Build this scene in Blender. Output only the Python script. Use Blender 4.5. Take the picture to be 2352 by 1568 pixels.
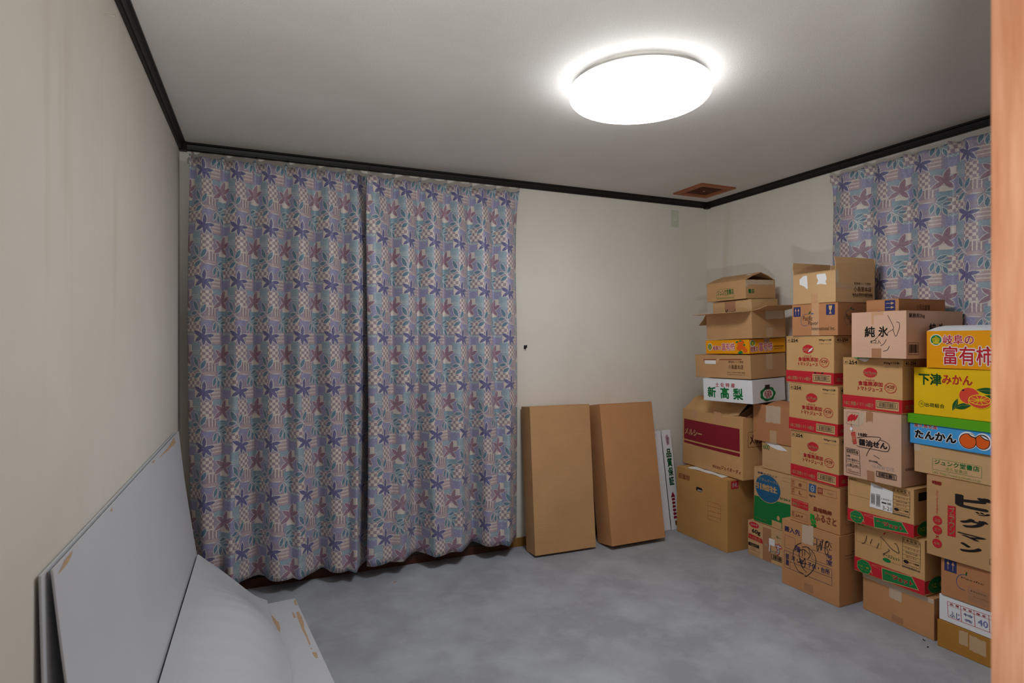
import bpy, bmesh, math, random
import numpy as np
from mathutils import Vector, Matrix

random.seed(7)
for o in list(bpy.data.objects):
    bpy.data.objects.remove(o, do_unlink=True)
SC = bpy.context.scene
COL = SC.collection
PI = math.pi
rad = math.radians

def lin(c):
    return tuple((v/255/12.92 if v/255 <= .04045 else ((v/255+.055)/1.055)**2.4) for v in c)

# ------------------------------------------------------------------ camera
CAM = Vector((.40, -3.54, 1.358))
YAW = rad(23.1)
FPX, PCX, PCY = 1347.0, 1176.0, 780.0
cd = bpy.data.cameras.new('camera')
cam = bpy.data.objects.new('camera', cd); COL.objects.link(cam)
cd.sensor_width = 36.0
cd.lens = FPX/2352*36.0
cd.shift_y = (PCY-784)/2352.0
cd.clip_start = .02
cam.location = CAM
cam.rotation_euler = (PI/2, 0, -YAW)
cd.dof.use_dof = True
cd.dof.focus_distance = 3.3
cd.dof.aperture_fstop = 4.5
SC.camera = cam

# ------------------------------------------------------------------ world, light, exposure
w = bpy.data.worlds.new('world'); SC.world = w; w.use_nodes = True
w.node_tree.nodes['Background'].inputs[0].default_value = (.75, .85, 1, 1)
w.node_tree.nodes['Background'].inputs[1].default_value = .03
SC.view_settings.view_transform = 'Standard'
SC.view_settings.look = 'None'
SC.view_settings.gamma = 1.0
SC.view_settings.use_curve_mapping = False
SC.view_settings.exposure = 0.0
LAMP_STRENGTH = 27.5
# work lamp standing on the corridor floor just outside the doorway, turned up into the room
al = bpy.data.lights.new('work_lamp_light', 'AREA'); al.shape = 'RECTANGLE'
al.size, al.size_y, al.energy, al.color = .19, .14, 18.0, (.96, 1.0, .97)
alo = bpy.data.objects.new('work_lamp_light', al); COL.objects.link(alo)
alo.location = (.14, -3.84, .46)
al.spread = rad(92)
alo.rotation_euler = Vector((.31, .52, .79)).to_track_quat('-Z', 'Y').to_euler()

RW, RD, RH = 3.534, 3.14, 2.40      # room width, depth, height

# ------------------------------------------------------------------ pixel rays
def ray(px, py):
    X, U = (px-PCX)/FPX, (PCY-py)/FPX
    ca, sa = math.cos(YAW), math.sin(YAW)
    return Vector((X*ca+sa, -X*sa+ca, U))
def on_z(px, py, z):
    r = ray(px, py); return CAM + r*((z-CAM.z)/r.z)
def on_y(px, py, y):
    r = ray(px, py); return CAM + r*((y-CAM.y)/r.y)
def on_x(px, py, x):
    r = ray(px, py); return CAM + r*((x-CAM.x)/r.x)

# ------------------------------------------------------------------ node helpers
class G:
    """small expression builder on a shader node tree"""
    def __init__(s, name):
        s.m = bpy.data.materials.new(name); s.m.use_nodes = True
        s.t = s.m.node_tree; s.N = s.t.nodes
        s.b = s.N['Principled BSDF']
    def link(s, a, b): s.t.links.new(a, b)
    def put(s, sock, v):
        if isinstance(v, bpy.types.NodeSocket): s.link(v, sock)
        else: sock.default_value = v
    def ma(s, op, *a):
        n = s.N.new('ShaderNodeMath'); n.operation = op
        for i, v in enumerate(a): s.put(n.inputs[i], v)
        return n.outputs[0]
    def mix(s, f, a, b):
        n = s.N.new('ShaderNodeMix'); n.data_type = 'RGBA'
        s.put(n.inputs[0], f)
        s.put(n.inputs[6], (*a, 1) if isinstance(a, tuple) else a)
        s.put(n.inputs[7], (*b, 1) if isinstance(b, tuple) else b)
        return n.outputs[2]
    def coord(s, kind='Object', scale=None):
        o = s.N.new('ShaderNodeTexCoord').outputs[kind]
        if scale:
            mp = s.N.new('ShaderNodeMapping'); mp.inputs['Scale'].default_value = scale
            s.link(o, mp.inputs[0]); o = mp.outputs[0]
        return o
    def noise(s, co, scale, detail=3, rough=.55):
        n = s.N.new('ShaderNodeTexNoise'); n.inputs['Scale'].default_value = scale
        n.inputs['Detail'].default_value = detail; n.inputs['Roughness'].default_value = rough
        s.link(co, n.inputs['Vector']); return n.outputs['Fac']
    def ramp(s, v, a, b, lo=0., hi=1.):
        n = s.N.new('ShaderNodeMapRange'); n.clamp = True
        s.put(n.inputs[0], v)
        for i, x in enumerate((a, b, lo, hi)): n.inputs[i+1].default_value = x
        return n.outputs[0]
    def bump(s, h, dist, strength=1.):
        n = s.N.new('ShaderNodeBump'); n.inputs['Distance'].default_value = dist
        n.inputs['Strength'].default_value = strength
        s.link(h, n.inputs['Height']); s.link(n.outputs[0], s.b.inputs['Normal'])
    def out(s, col, rough=.7, spec=.3):
        s.put(s.b.inputs['Base Color'], (*col, 1) if isinstance(col, tuple) else col)
        s.put(s.b.inputs['Roughness'], rough)
        s.b.inputs['Specular IOR Level'].default_value = spec
        return s.m

MC = {}
def plain(name, col, rough=.65, var=.08, scale=14., spec=.3, bump=0., bscale=300.):
    if name in MC: return MC[name]
    g = G(name); c = lin(col); co = g.coord()
    n = g.noise(co, scale, 3)
    a = tuple(v*(1-var) for v in c); b = tuple(min(1, v*(1+var)) for v in c)
    if bump: g.bump(g.noise(co, bscale, 2), bump, .6)
    MC[name] = g.out(g.mix(n, a, b), rough, spec)
    return MC[name]

def cardboard(name, col, spec=.2):
    if name in MC: return MC[name]
    g = G(name); c = lin(col); co = g.coord()
    n1 = g.noise(co, 5., 4)
    st = g.noise(g.coord('Object', (6, 6, 420)), 1., 2)
    fl = g.noise(co, 900., 1)
    f = g.ma('ADD', g.ma('MULTIPLY', n1, .5), g.ma('ADD', g.ma('MULTIPLY', st, .25), g.ma('MULTIPLY', fl, .25)))
    f = g.ramp(f, .3, .7)
    col2 = g.mix(f, tuple(v*.87 for v in c), tuple(min(1, v*1.1) for v in c))
    g.bump(st, .0008, .25)
    MC[name] = g.out(col2, .72, spec)
    return MC[name]

# ------------------------------------------------------------------ object helpers
def mesh_obj(name, verts, faces, m, parent=None, smooth=False, mi=None, mats=None):
    me = bpy.data.meshes.new(name)
    me.from_pydata([tuple(v) for v in verts], [], faces)
    for mm in (mats or [m]): me.materials.append(mm)
    if mi is not None: me.polygons.foreach_set('material_index', mi)
    if smooth: me.polygons.foreach_set('use_smooth', [True]*len(me.polygons))
    me.update()
    o = bpy.data.objects.new(name, me); COL.objects.link(o)
    if parent: o.parent = parent
    return o
def tag(o, label, cat, group=None):
    o['label'] = label; o['category'] = cat
    if group: o['group'] = group
    return o
def struct(o):
    o['kind'] = 'structure'; return o
def thing(name, label, cat, loc=(0, 0, 0), rot=(0, 0, 0), group=None):
    o = bpy.data.objects.new(name, None); COL.objects.link(o)
    o.empty_display_size = .1
    o.location = loc; o.rotation_euler = rot
    return tag(o, label, cat, group)
def box_geo(a, b):
    (x0, y0, z0), (x1, y1, z1) = a, b
    v = [(x0, y0, z0), (x1, y0, z0), (x1, y1, z0), (x0, y1, z0), (x0, y0, z1), (x1, y0, z1), (x1, y1, z1), (x0, y1, z1)]
    f = [(0, 3, 2, 1), (4, 5, 6, 7), (0, 1, 5, 4), (1, 2, 6, 5), (2, 3, 7, 6), (3, 0, 4, 7)]
    return v, f
class MB:
    def __init__(s): s.v = []; s.f = []
    def add(s, v, f):
        n = len(s.v); s.v += [tuple(p) for p in v]; s.f += [tuple(i+n for i in q) for q in f]; return s
    def box(s, a, b): return s.add(*box_geo(a, b))
    def bevbox(s, a, b, r=.003):
        bm = bmesh.new(); v, f = box_geo(a, b)
        bv = [bm.verts.new(p) for p in v]
        for q in f: bm.faces.new([bv[i] for i in q])
        bmesh.ops.bevel(bm, geom=list(bm.edges), offset=r, segments=2, affect='EDGES', profile=.6)
        bm.verts.index_update()
        s.add([p.co[:] for p in bm.verts], [[q.index for q in fc.verts] for fc in bm.faces]); bm.free(); return s
    def lathe(s, prof, seg=48, c=(0, 0, 0), axis='z'):
        n = len(prof); v = []; f = []
        for i in range(seg):
            a = 2*PI*i/seg
            for r, h in prof:
                p = (r*math.cos(a), r*math.sin(a), h)
                if axis == 'x': p = (h, p[0], p[1])
                if axis == 'y': p = (p[0], -h, p[1])
                v.append((p[0]+c[0], p[1]+c[1], p[2]+c[2]))
        for i in range(seg):
            j = (i+1) % seg
            for k in range(n-1):
                f.append((i*n+k, j*n+k, j*n+k+1, i*n+k+1))
        return s.add(v, f)
    def prism(s, prof, p0, p1, up=(0, 0, 1)):
        """closed profile of (out, up) points swept from p0 to p1"""
        p0, p1, up = Vector(p0), Vector(p1), Vector(up)
        d = (p1-p0).normalized(); out = d.cross(up)
        n = len(prof)
        v = [p0+out*a+up*b for a, b in prof]+[p1+out*a+up*b for a, b in prof]
        f = [(i, (i+1) % n, n+(i+1) % n, n+i) for i in range(n)]+[tuple(range(n))[::-1], tuple(range(n, 2*n))]
        return s.add(v, f)
    def build(s, name, m, parent=None, smooth=False):
        o = mesh_obj(name, s.v, s.f, m, parent, smooth)
        if smooth: 
            try: o.data.set_sharp_from_angle(angle=rad(40))
            except Exception: pass
        return o

# ================================================================== SETTING
# wallpaper
g = G('wallpaper'); co = g.coord()
wv = g.noise(g.coord('Object', (900, 900, 60)), 1., 1); wh = g.noise(g.coord('Object', (60, 60, 900)), 1., 1)
n = g.noise(co, 1.6, 4)
c = g.mix(g.ramp(n, .3, .7), lin((225, 217, 206)), lin((233, 227, 217)))
stain = g.ma('MULTIPLY', g.ramp(g.noise(g.coord('Object', (3.2, 3.2, .35)), 2.2, 3), .56, .74), g.ramp(g.noise(co, .9, 1), .45, .62))
c = g.mix(g.ma('MULTIPLY', stain, .2), c, lin((190, 160, 118)))
g.bump(g.ma('ADD', wv, wh), .0012, .35)
WALL = g.out(c, .8, .2)
# ceiling paper
g = G('ceiling_paper'); co = g.coord()
n = g.noise(co, 2., 3); fine = g.noise(co, 220., 2)
c = g.mix(g.ramp(n, .3, .7), lin((204, 197, 191)), lin((212, 206, 201)))
c = g.mix(g.ma('MULTIPLY', g.ramp(fine, .35, .7), .22), c, lin((160, 152, 143)))
g.bump(fine, .002, .6)
CEIL = g.out(c, .85, .15)
# floor
g = G('grey_floor'); co = g.coord()
n1 = g.noise(co, 2.3, 5, .6); n2 = g.noise(g.coord('Object', (1, 1, 1)), 6.5, 4, .6); n3 = g.noise(co, 260., 2)
c = g.mix(g.ramp(n1, .44, .72), lin((150, 152, 161)), lin((176, 180, 186)))
c = g.mix(g.ma('MULTIPLY', g.ramp(n2, .5, .75), .5), c, lin((184, 187, 192)))
c = g.mix(g.ma('MULTIPLY', g.ramp(n3, .45, .65), .12), c, lin((112, 110, 116)))
g.bump(n3, .0006, .3)
FLOOR = g.out(c, g.ramp(n1, .3, .7, .5, .68), .35)
BLACK = plain('black_moulding', (25, 22, 22), .5, .1, 10, .35)
DKWOOD = plain('dark_brown_sill', (72, 38, 26), .5, .15, 20)
OCHRE = plain('ochre_baseboard', (140, 102, 48), .5, .12, 20)
# door frame wood
g = G('orange_wood'); co = g.coord('Object', (14, 14, 1.2))
n = g.noise(co, 3., 5, .6)
JAMB = g.out(g.mix(g.ramp(n, .3, .7), lin((168, 108, 76)), lin((200, 147, 117))), .42, .4)

T = .12
mesh_obj('floor', *box_geo((-1.2, -5.2, -T), (RW+T, T, 0)), FLOOR)['kind'] = 'structure'
mesh_obj('ceiling', *box_geo((-1.2, -5.2, RH), (RW+T, T, RH+T)), CEIL)['kind'] = 'structure'
mesh_obj('wall_left', *box_geo((-T, -RD, 0), (0, 0, RH)), WALL)['kind'] = 'structure'
mesh_obj('wall_back', *box_geo((-T, 0, 0), (RW+T, T, RH)), WALL)['kind'] = 'structure'
mesh_obj('wall_right', *box_geo((RW, -5.2, 0), (RW+T, 0, RH)), WALL)['kind'] = 'structure'
# front wall with doorway (opening x .16 .. 1.162, height 2.02)
DX0, DX1, DH = .0, 1.162, 2.03
b = MB().box((-1.2, -RD-T, 0), (DX0-.035, -RD, RH)).box((DX1+.035, -RD-T, 0), (RW, -RD, RH)).box((DX0-.035, -RD-T, DH+.035), (DX1+.035, -RD, RH))
struct(b.build('wall_front', WALL))
# door frame
b = MB().bevbox((DX1, -RD-.034, 0), (DX1+.035, -RD, DH+.035), .002)
b.bevbox((DX1+.006, -RD-T, 0), (DX1+.035, -RD-.046, DH+.035), .002).box((DX1+.014, -RD-.05, 0), (DX1+.035, -RD-.03, DH+.03))
fr = struct(b.build('door_1', JAMB))
b = MB().bevbox((DX0-.035, -RD-T, 0), (DX0-.001, -RD, DH+.035), .002); b.build('jamb', JAMB, fr)
b = MB().bevbox((DX0, -RD-T, DH), (DX1, -RD, DH+.035), .002); b.build('lintel', JAMB, fr)
# corridor behind the doorway
struct(MB().box((-1.2, -5.2-T, 0), (RW+T, -5.2, RH)).build('wall_corridor_end', WALL))
struct(MB().box((-1.2, -5.2, 0), (-1.08, -RD, RH)).build('wall_corridor_side', WALL))

# black crown moulding, stepped profile
prof = [(0, 0), (0, -.042), (.012, -.042), (.012, -.036), (.017, -.036), (.019, -.030), (.015, -.027), (.021, -.012), (.030, -.009), (.030, 0)]
def moulding(name, p0, p1):
    b = MB(); d = (Vector(p1)-Vector(p0)); b.prism(prof, p0, p1)
    return struct(b.build(name, BLACK))
# out = dir x up must point into the room
def mould_dir(name, p0, p1, inward):
    d = (Vector(p1)-Vector(p0)).normalized(); o = d.cross(Vector((0, 0, 1)))
    if o.dot(Vector(inward)) < 0: p0, p1 = p1, p0
    moulding(name, p0, p1)
mould_dir('trim_1', (0, -RD, RH), (0, 0, RH), (1, 0, 0))
mould_dir('trim_2', (0, 0, RH), (RW, 0, RH), (0, -1, 0))
mould_dir('trim_3', (RW, 0, RH), (RW, -RD, RH), (-1, 0, 0))
mould_dir('trim_4', (0, -RD, RH), (RW, -RD, RH), (0, 1, 0))
# corner blocks of the moulding
b = MB().box((0, -.036, RH-.047), (.036, 0, RH)); struct(b.build('trim_5', BLACK))
b = MB().box((RW-.036, -.036, RH-.047), (RW, 0, RH)); struct(b.build('trim_6', BLACK))

# floor-length window behind the curtains: frame proud of the wall, two sliding sashes
fw = struct(MB().box((.06, -.034, 0), (1.872, 0, .052)).box((.06, -.03, 2.06), (1.872, 0, 2.12)).box((.06, -.03, .052), (.10, 0, 2.06)).box((1.832, -.03, .052), (1.872, 0, 2.06)).build('window_1', DKWOOD))
SASH = plain('sash_metal', (60, 50, 45), .4, .05)
GLASS = plain('night_glass', (24, 26, 30), .08, .02, 3, .5)
for i, (x0, x1) in enumerate(((.10, .98), (.95, 1.832))):
    y = -.012-.010*i
    p = MB().box((x0, y-.008, .052), (x0+.05, y, 2.06)).box((x1-.05, y-.008, .052), (x1, y, 2.06)).box((x0+.05, y-.008, .052), (x1-.05, y, .12)).box((x0+.05, y-.008, 2.0), (x1-.05, y, 2.06)).build('sash', SASH, fw)
    MB().box((x0+.05, y-.005, .12), (x1-.05, y-.003, 2.0)).build('pane', GLASS, p)
struct(MB().box((1.874, -.012, 0), (RW, 0, .055)).build('baseboard_back', OCHRE))
struct(MB().box((0, -RD, 0), (.010, 0, .055)).build('baseboard_left', OCHRE))
struct(MB().box((RW-.010, -RD, 0), (RW, -.012, .055)).build('baseboard_right', OCHRE))

# ================================================================== CURTAINS
def curtain_material():
    g = G('printed_curtain_cloth')
    TU, TV = 685., 860.
    uv = g.N.new('ShaderNodeSeparateXYZ'); g.link(g.coord('UV'), uv.inputs[0])
    wob = g.ma('MULTIPLY', g.ma('SUBTRACT', g.noise(g.coord('UV', (9, 9, 9)), 3., 2), .5), 14.)
    U = g.ma('ADD', g.ma('MULTIPLY', uv.outputs[0], TU), wob)
    V = g.ma('SUBTRACT', g.ma('MULTIPLY', uv.outputs[1], TV), wob)
    def loc(cx, cy):
        return (g.ma('WRAP', g.ma('SUBTRACT', U, cx), TU/2, -TU/2), g.ma('WRAP', g.ma('SUBTRACT', V, cy), TV/2, -TV/2))
    def rect(x0, y0, x1, y1):
        dx, dy = loc((x0+x1)/2, (y0+y1)/2)
        return g.ma('MULTIPLY', g.ma('LESS_THAN', g.ma('ABSOLUTE', dx), (x1-x0)/2), g.ma('LESS_THAN', g.ma('ABSOLUTE', dy), (y1-y0)/2)), dx, dy
    def lens(d, ax, ay, bx, by, wd):
        """signed value of a leaf shape from a to b in the local frame d"""
        dx, dy = d; L = math.hypot(bx-ax, by-ay); c, s = (bx-ax)/L, (by-ay)/L
        u = g.ma('MULTIPLY_ADD', dx, c, g.ma('MULTIPLY_ADD', dy, s, -(ax*c+ay*s)-L/2))
        v = g.ma('MULTIPLY_ADD', dx, -s, g.ma('MULTIPLY_ADD', dy, c, (ax*s-ay*c)))
        q = g.ma('MULTIPLY', u, 2/L)
        return g.ma('ADD', g.ma('ABSOLUTE', v), g.ma('MULTIPLY_ADD', g.ma('MULTIPLY', q, q), wd, -wd))
    def mn(L):
        r = L[0]
        for x in L[1:]: r = g.ma('MINIMUM', r, x)
        return r
    K = dict(lav=(146, 148, 190), lav2=(164, 158, 186), mauve=(166, 144, 152), cream=(226, 213, 203), blue=(152, 174, 186), teal=(136, 164, 178),
             pink=(192, 168, 169), purple=(103, 100, 146), red=(158, 122, 138), leaf=(98, 132, 152), line=(214, 212, 206))
    K = {k: lin(v) for k, v in K.items()}
    mott = g.noise(g.coord('UV', (1, 1.25, 1)), 60., 3)
    col = g.mix(g.ramp(mott, .4, .6), K['lav2'], K['mauve'])
    def put(m, c):
        nonlocal col; col = g.mix(m, col, K[c] if isinstance(c, str) else c)
    def checker(dx, dy, size):
        a = g.ma('FLOOR', g.ma('DIVIDE', g.ma('ADD', dx, 2000.), size)); b = g.ma('FLOOR', g.ma('DIVIDE', g.ma('ADD', dy, 2000.), size))
        return g.ma('MODULO', g.ma('ADD', a, b), 2.)
    def stripes(d, size, duty=.3):
        return g.ma('LESS_THAN', g.ma('FRACT', g.ma('DIVIDE', g.ma('ADD', d, 2000.), size)), duty)
    lavm = g.mix(g.ramp(mott, .42, .6), K['lav'], K['lav2'])
    # patchwork ground
    for (x0, y0, x1, y1, c) in ((560, 195, 756, 352, lavm), (765, 190, 885, 325, 'cream'), (712, 305, 872, 560, 'blue'), (618, 350, 702, 455, 'cream'),
                                (1060, 358, 1245, 432, 'blue'), (640, 500, 762, 705, lavm), (1133, 688, 1350, 775, 'teal'),
                                (880, 832, 1042, 925, lavm), (1150, 775, 1365, 985, 'teal'), (1170, 605, 1332, 690, 'cream'), (960, 600, 1072, 640, 'cream')):
        put(rect(x0, y0, x1, y1)[0], c)
    m, dx, dy = rect(1040, 168, 1202, 346); put(m, g.mix(stripes(dy, 55, .3), K['pink'], K['cream']))
    m, dx, dy = rect(880, 368, 1062, 612); put(m, g.mix(checker(dx, dy, 46), K['cream'], K['mauve']))
    m, dx, dy = rect(590, 778, 882, 1012); put(m, g.mix(checker(dx, dy, 56), K['cream'], K['mauve']))
    m, dx, dy = rect(955, 632, 1125, 765); put(m, g.mix(stripes(dx, 50, .32), K['mauve'], K['cream']))
    m, dx, dy = rect(918, 772, 1125, 828); put(m, 'pink')
    m, dx, dy = rect(712, 420, 872, 510); put(g.ma('MULTIPLY', m, stripes(dy, 26, .25)), 'line')
    m, dx, dy = rect(1140, 700, 1350, 770); put(g.ma('MULTIPLY', m, stripes(dy, 22, .3)), 'blue')
    m, dx, dy = rect(590, 170, 756, 215)
    zz = g.ma('LESS_THAN', g.ma('ABSOLUTE', g.ma('SUBTRACT', g.ma('MULTIPLY', g.ma('PINGPONG', g.ma('ADD', dx, 900.), 30.), 1.1), g.ma('ADD', dy, 16.))), 6.)
    put(m, 'blue'); put(g.ma('MULTIPLY', m, zz), 'line')
    # leaves and stems
    def shape(lenses, fill, o=10., line='line'):
        s = mn(lenses); put(g.ma('LESS_THAN', s, o), line); put(g.ma('LESS_THAN', s, 0.), fill)
    def leafset(cx, cy, L, wd):
        d = loc(cx, cy)
        return [lens(d, a-cx, b-cy, c-cx, e-cy, ww) for (a, b, c, e, ww) in L]
    d = loc(940, 780)
    st = mn([lens(d, -130, -90, 0, 40, 9), lens(d, 0, 40, 175, 55, 8), lens(d, 170, 55, 300, 170, 7), lens(d, -60, -20, -10, -140, 6)])
    put(g.ma('LESS_THAN', st, 0.), 'line')
    shape(leafset(830, 700, [(752, 532, 842, 695, 36), (952, 588, 884, 732, 30), (678, 738, 832, 716, 30), (752, 868, 888, 782, 32)], 0), 'leaf')
    shape(leafset(1180, 900, [(1145, 828, 1268, 770, 24), (1208, 886, 1322, 860, 21), (1112, 862, 1068, 1002, 26), (1165, 905, 1155, 1042, 26), (1218, 925, 1272, 1048, 23)], 0), 'leaf')
    d = loc(925, 215)
    shape([lens(d, 0, 10, 8, -165, 27), lens(d, 10, 15, -168, -80, 34), lens(d, 10, -5, -142, 92, 29), lens(d, 0, -10, 0, 152, 25), lens(d, -5, -10, 112, 142, 26), lens(d, -10, 8, 162, -4, 29)], 'purple')
    d = loc(1235, 545)
    shape([lens(d, -8, 15, 62, -190, 38), lens(d, -15, 5, 184, -82, 33), lens(d, -12, -12, 114, 114, 34), lens(d, 12, -8, -165, 102, 34), lens(d, 15, 12, -130, -104, 34)], 'red')
    # hand-printed mottle over the whole cloth
    mot = g.noise(g.coord('UV', (1, 1.25, 1)), 22., 4, .7)
    col = g.mix(g.ramp(mot, .5, .68, 0., .26), col, K['line']); col = g.mix(g.ramp(mot, .46, .3, 0., .30), col, lin((92, 90, 120)))
    # weave
    weave = g.noise(g.coord('UV', (90, 110, 1)), 6., 1)
    col = g.mix(g.ma('MULTIPLY', g.ramp(weave, .35, .7), .18), col, (.12, .11, .16))
    g.b.inputs['Sheen Weight'].default_value = .15
    g.b.inputs['Sheen Roughness'].default_value = .4
    return g.out(col, .42, .45)
CLOTH = curtain_material()

def sstep(a, b, x):
    t = min(1, max(0, (x-a)/(b-a))); return t*t*(3-2*t)
def curtain(name, label, n, x0, x1, ztop, zbot, yc, amp0, amp1, seed, to_world, uoff=0., flare=.03, deep_last=0., sub=26, rows=64, merge=.55, tile=.287, edge0=0., front0=0.):
    rnd = random.Random(seed)
    aa = [rnd.uniform(.75, 1.2) for _ in range(n+2)]
    ph = [rnd.uniform(-.14, .14) for _ in range(n+2)]
    hem = [rnd.uniform(-.010, .010) for _ in range(n+2)]
    cols = n*sub+1
    def lerpk(L, s):
        k = min(max(s-.5, 0), n-1e-6); i = int(k); f = k-i; f = f*f*(3-2*f)
        return L[i]*(1-f)+L[i+1]*f
    V = []; UVs = []
    for r in range(rows+1):
        t = r/rows
        amp = amp0+(amp1-amp0)*sstep(.0, .25, t)
        fl = sstep(.12, 1, t); mg = merge*sstep(.35, 1, t)
        row = []
        for c in range(cols):
            s = c/sub
            a = amp*(1+(lerpk(aa, s)-1)*fl)
            q = s+lerpk(ph, s)*fl
            cr = 2*math.sqrt(math.sin(PI*q)**2+.012)**.9-1.05
            wide = math.cos(PI*(q-.6)+seed)
            k = abs(s-round(s))
            pinch = math.exp(-(k/.06)**2)*math.exp(-t/.05)
            second = .35*math.cos(4*PI*s+1.3)*math.exp(-t/.06)
            off = a*(cr*(1-.45*mg)+wide*1.9*mg)+amp0*second+pinch*(amp0*1.5+.012)+flare*t+.008*math.sin(3*t+s*1.7)*t
            if front0: off += front0*sstep(.55, 0., s)
            if deep_last and s > n-1: off -= deep_last*sstep(n-.75, n-.1, s)
            x = x0+(x1-x0)*s/n + .014*math.sin(2*PI*s+.8)*fl + .010*math.sin(4*t+s)*t
            x += -edge0*sstep(1, 0, s)*math.sin(PI*min(1, t*1.05))
            z = ztop-(.010*math.sin(PI*(s % 1))*math.exp(-t/.1)) - t*(ztop-zbot-lerpk(hem, s))
            row.append((x, yc-off, z))
        cum = [0.]
        for i in range(1, cols): cum.append(cum[-1]+math.hypot(row[i][0]-row[i-1][0], row[i][1]-row[i-1][1]))
        for c in range(cols):
            V.append(to_world(*row[c])); UVs.append((n*cum[c]/cum[-1]+uoff, (ztop-row[c][2])/tile))
    F = []
    for r in range(rows):
        for c in range(cols-1):
            i = r*cols+c; F.append((i, i+cols, i+cols+1, i+1))
    o = mesh_obj(name, V, F, CLOTH, None, True)
    uvl = o.data.uv_layers.new(name='UVMap')
    idx = np.empty(len(o.data.loops), dtype=np.int32); o.data.loops.foreach_get('vertex_index', idx)
    uvl.data.foreach_set('uv', np.array(UVs, dtype=np.float32)[idx].ravel())
    md = o.modifiers.new('thickness', 'SOLIDIFY'); md.thickness = .0015; md.offset = 0
    return tag(o, label, 'curtain')
PH = (925-685)/685-.5   # print phase: the purple flower sits on the crest of each fold
curtain('curtain', 'patterned floral curtain hanging next to the leaning white boards', 6, .058, .985, 2.312, .072, -.092, .034, .048, 11, lambda x, y, z: (x, y, z), uoff=PH, deep_last=.03, edge0=.02, flare=.048)
curtain('curtain', 'patterned floral curtain hanging next to the tall plain leaning cartons', 6, .945, 1.905, 2.304, .086, -.094, .034, .046, 5, lambda x, y, z: (x, y, z), uoff=PH, flare=.044, front0=.075)
curtain('curtain', 'patterned floral curtain hanging behind the tall carton stacks', 7, 1.12, 2.62, 2.316, .98, -.058, .024, .025, 21, lambda x, y, z: (RW+y, -x, z), uoff=PH+.1, flare=.004, edge0=.02, merge=.3)

RAIL = plain('curtain_rail_metal', (176, 168, 156), .35, .05, 10, .5)
def rail(label, a, b, inward):
    a, b, inw = Vector(a), Vector(b), Vector(inward)
    t = thing('curtain_rail', label, 'curtain rail', a)
    mb = MB().prism([(-.008, -.008), (-.008, .008), (.008, .008), (.008, -.008), (.003, -.008), (.003, .003), (-.003, .003), (-.003, -.008)], Vector((0, 0, 0)), b-a)
    mb.build('rail', RAIL, t)
    d = (b-a).normalized()
    for p in (Vector((0, 0, 0)), b-a):
        MB().bevbox(tuple(p-Vector((.009, .009, .011))), tuple(p+Vector((.009, .009, .011))), .002).build('end_cap', RAIL, t)
    n = 4
    for i in range(n):
        p = d*((b-a).length*(.01+.98*i/(n-1)))
        q = p-inw*.018
        lo = Vector([min(p[k], q[k]) for k in range(3)])-Vector((.004, .004, .004)); hi = Vector([max(p[k], q[k]) for k in range(3)])+Vector((.004, .004, .010))
        MB().box(tuple(lo), tuple(hi)).build('bracket', RAIL, t)
    return t
rail('thin metal curtain rail above the floor-length floral curtains', (.048, -.034, 2.296), (1.93, -.034, 2.296), (0, -1, 0))
rail('thin metal curtain rail above the curtain behind the stacked cartons', (RW-.020, -1.085, 2.300), (RW-.020, -2.66, 2.300), (-1, 0, 0))
# tieback hook beside the curtain
hk = thing('tieback_hook', 'small dark tieback hook on the wall beside the curtain edge', 'hook', (2.002, 0, 1.309))
HK = plain('dark_hook', (38, 36, 36), .4, .05)
MB().bevbox((-.008, -.006, -.012), (.008, 0, .012), .002).build('hook_plate', HK, hk)
MB().bevbox((-.004, -.030, -.004), (.004, -.006, .004), .0015).bevbox((-.004, -.030, -.004), (.004, -.025, .014), .0015).build('hook_arm', HK, hk)

# ================================================================== CEILING LAMP, VENT, WALL PLATE
g = G('lamp_diffuser')
em = g.N.new('ShaderNodeEmission'); em.inputs[0].default_value = (.93, .97, 1, 1); em.inputs[1].default_value = LAMP_STRENGTH
g.link(em.outputs[0], g.N['Material Output'].inputs[0]); DIFF = g.m
g = G('lamp_diffuser_edge')
em = g.N.new('ShaderNodeEmission'); em.inputs[0].default_value = (.93, .97, 1, 1); em.inputs[1].default_value = LAMP_STRENGTH*.42
g.link(em.outputs[0], g.N['Material Output'].inputs[0]); DIFFE = g.m
lp = thing('ceiling_lamp', 'round white glowing ceiling lamp with a flat diffuser', 'ceiling lamp', (1.796, -1.571, RH))
MB().lathe([(0, 0), (.245, 0), (.245, -.024), (0, -.024)], 64).build('base_plate', plain('lamp_base', (214, 210, 202), .5), lp, True)
MB().lathe([(.235, -.0245), (.262, -.0245), (.270, -.028), (.270, -.034), (.235, -.034)], 72).build('rim', plain('lamp_rim', (214, 219, 230), .4), lp, True)
MB().lathe([(.262, -.0345), (.278, -.0345), (.280, -.050), (.277, -.068)], 96).build('diffuser_edge', DIFFE, lp, True)
MB().lathe([(.277, -.068), (.268, -.078), (.20, -.090), (.10, -.098), (.0005, -.100)], 96).build('diffuser', DIFF, lp, True)
mb = MB(); seg = 14; a0, a1 = rad(55), rad(80)
vv = []
for i in range(seg+1):
    a = a0+(a1-a0)*i/seg
    for r, z in ((.247, -.002), (.284, -.002), (.284, -.0242), (.247, -.0242)): vv.append((r*math.cos(a), r*math.sin(a), z))
ff = [(0, 1, 2, 3), tuple(seg*4+k for k in (3, 2, 1, 0))]
for i in range(seg):
    for k in range(4): ff.append((i*4+k, i*4+(k+1) % 4, i*4+4+(k+1) % 4, i*4+4+k))
mb.add(vv, ff).build('dark_cover', plain('lamp_dark', (34, 34, 44), .5), lp)

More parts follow.
